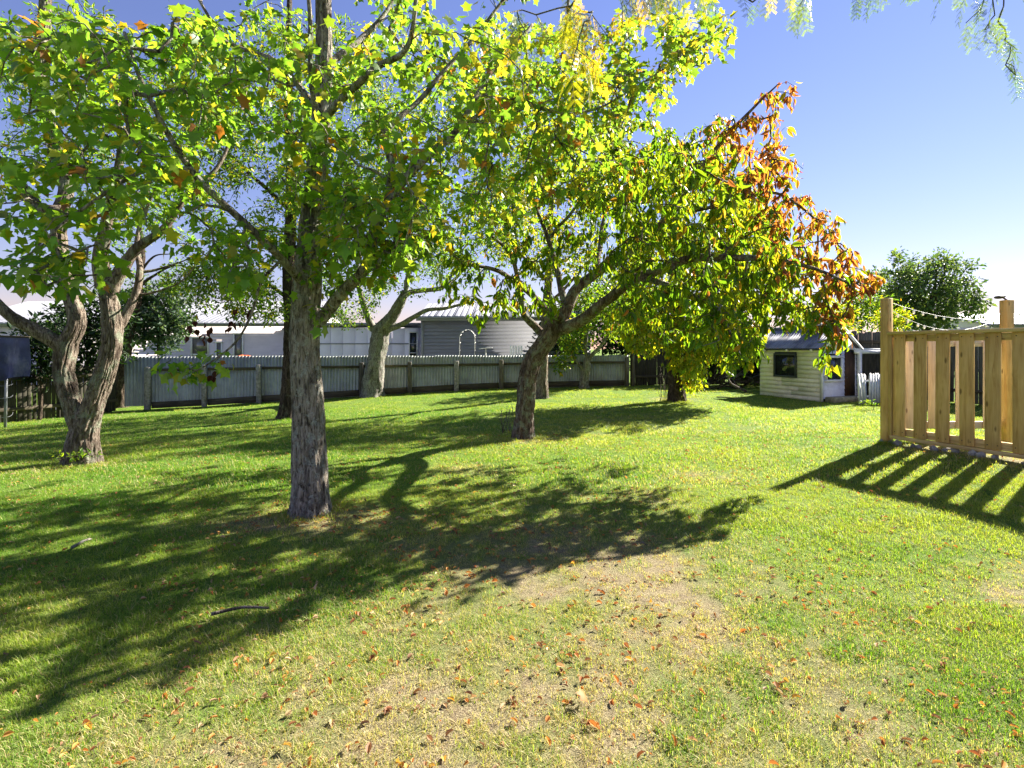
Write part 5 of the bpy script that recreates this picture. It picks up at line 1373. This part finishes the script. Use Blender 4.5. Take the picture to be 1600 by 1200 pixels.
# football
b = GP(685, 611)
bm = bmesh.new(); bmesh.ops.create_icosphere(bm, subdivisions=4, radius=.11)
me = bpy.data.meshes.new('football'); bm.to_mesh(me); bm.free()
me.materials.append(M['ball_white']); me.materials.append(M['ball_black'])
bm = bmesh.new(); bmesh.ops.create_icosphere(bm, subdivisions=1, radius=1); ico = np.array([v.co[:] for v in bm.verts]); bm.free()
bm = bmesh.new(); bmesh.ops.create_icosphere(bm, subdivisions=1, radius=1); bm.free()
phi = (1 + 5 ** .5) / 2
dirs = unit(np.array([(0, s1, s2 * phi) for s1 in (-1, 1) for s2 in (-1, 1)] + [(s1, s2 * phi, 0) for s1 in (-1, 1) for s2 in (-1, 1)] + [(s2 * phi, 0, s1) for s1 in (-1, 1) for s2 in (-1, 1)]))
for p_ in me.polygons:
    p_.use_smooth = True
    if max(dirs @ unit(np.array(p_.center[:]))) > math.cos(.36): p_.material_index = 1
ball = bpy.data.objects.new('football', me); COL.objects.link(ball); ball.location = (b[0], b[1], b[2] + .115); ball.rotation_euler = (.5, .3, .9)
tag(ball, 'white and black football at the foot of the corrugated fence', 'ball')

# ------------------------------------------------------------------ litter on the lawn
LIT = np.array([(0.44, 0.19, 0.055), (0.48, 0.25, 0.07), (0.30, 0.12, 0.05), (0.45, 0.31, 0.18), (0.24, 0.13, 0.075), (0.52, 0.34, 0.07)])
def litter(n, y0, y1, seed):
    r = np.random.default_rng(seed)
    y = np.sqrt(r.uniform(y0 ** 2, y1 ** 2, n)); x = r.uniform(-1.2, 1.2, n) * y
    dens = 0.22 + 0.78 * np.clip(np.exp(-((x - .4) / 1.7) ** 2 - ((y - 2.2) / 2.2) ** 2) * 1.4 + np.exp(-((x + 1.6) / .8) ** 2 - ((y - 4.5) / .5) ** 2), 0, 1)
    dens *= 0.25 + 1.2 * (n2(x, y, 3.0, 81) > .5) + 1.0 * (n2(x, y, 8.0, 82) > .62)
    k_ = r.uniform(0, 1, n) < dens
    return x[k_], y[k_], r
def litter_frames(n, r):
    a = unit(np.stack([r.normal(0, 1, n), r.normal(0, 1, n), r.normal(0, .35, n)], 1)); nn = unit(np.stack([r.normal(0, .5, n), r.normal(0, .5, n), np.ones(n)], 1))
    return leaf_frames(a, nn)
x, y, r = litter(36000, 1.25, 9.0, 91)
n = len(x)
pos = np.stack([x, y, gh(x, y) + r.uniform(.006, .022, n)], 1)
R = litter_frames(n, r); sz = .010 + .034 * r.uniform(0, 1, n) ** 2.2; ci = r.choice(len(LIT), n, p=[.20, .17, .16, .19, .20, .08]); col = LIT[ci] * r.uniform(.7, 1.25, (n, 1))
CURL = (OVATE[0] * np.array([1.25, 1, 2.6]), OVATE[1])
px = 800 + x / y * F; py = HZ + (CAM_H - pos[:, 2]) / y * F
sc2 = sz / y; sc2[(px < 0) | (px > 1600) | (py > 1200)] = 0
sel = np.argsort(-sc2)[:240]; rest = np.ones(n, bool); rest[sel] = False
o = put('leaf_litter', bake_leaves('leaf_litter', CURL, pos[rest], R[rest], sz[rest], col[rest]), M['leaf_dry'], kind='stuff')
o['label'] = 'small dry fallen leaves strewn through the grass'; o['category'] = 'leaf litter'
LN = ['orange', 'yellow-orange', 'red-brown', 'pale tan', 'dark brown', 'golden']
lm_ = []
for q in range(len(LIT)):
    me = fast_mesh('fallen_leaf', CURL[0], [CURL[1]], np.repeat(LIT[q][None], len(CURL[0]), 0)); me.materials.append(M['leaf_dry']); lm_.append(me)
for jj in sel:
    o = put('fallen_leaf', lm_[ci[jj]], None, mw=Matrix([[*(R[jj][a_] * sz[jj]), pos[jj][a_]] for a_ in range(3)] + [[0, 0, 0, 1]]))
    tag(o, f'small {LN[ci[jj]]} fallen leaf on the foreground grass', 'leaf', f'{LN[ci[jj]]} fallen leaves on the foreground grass')
b = GP(912, 1108)
me = fast_mesh('fallen_leaf', MAPLE[0] * np.array([1, 1, 3.5]), [MAPLE[1]], np.repeat(np.array([[.26, .13, .03]]), len(MAPLE[0]), 0)); me.materials.append(M['leaf_dry'])
o = put('fallen_leaf', me, None, loc=(b[0], b[1], b[2] + .03), rot=(.45, .5, .5)); o.scale = (.062,) * 3
tag(o, 'large curled golden leaf standing up in the bottom centre of the lawn', 'leaf')
for (pa, pb, rr, lab) in (((330, 968), (420, 958), .010, 'grey stick on the shaded grass at lower left'), ((112, 862), (142, 848), .012, 'short brown stick on the grass left of the maple'), ((1000, 856), (1010, 858), .008, 'tiny twig in the bare patch below the cherry'), ((1120, 622), (1158, 625), .02, 'pale stick on the grass before the heap of branches')):
    A_, B_ = GP(*pa), GP(*pb)
    pt, _ = catmull([A_ + [0, 0, .03], (A_ + B_) / 2 + [0, .02, .04], B_ + [0, 0, .03]], .03)
    o = put('stick', MB().tube(pt, np.linspace(rr, rr * .6, len(pt)), 6).mesh('stick', True), M['stick']); tag(o, lab, 'stick')
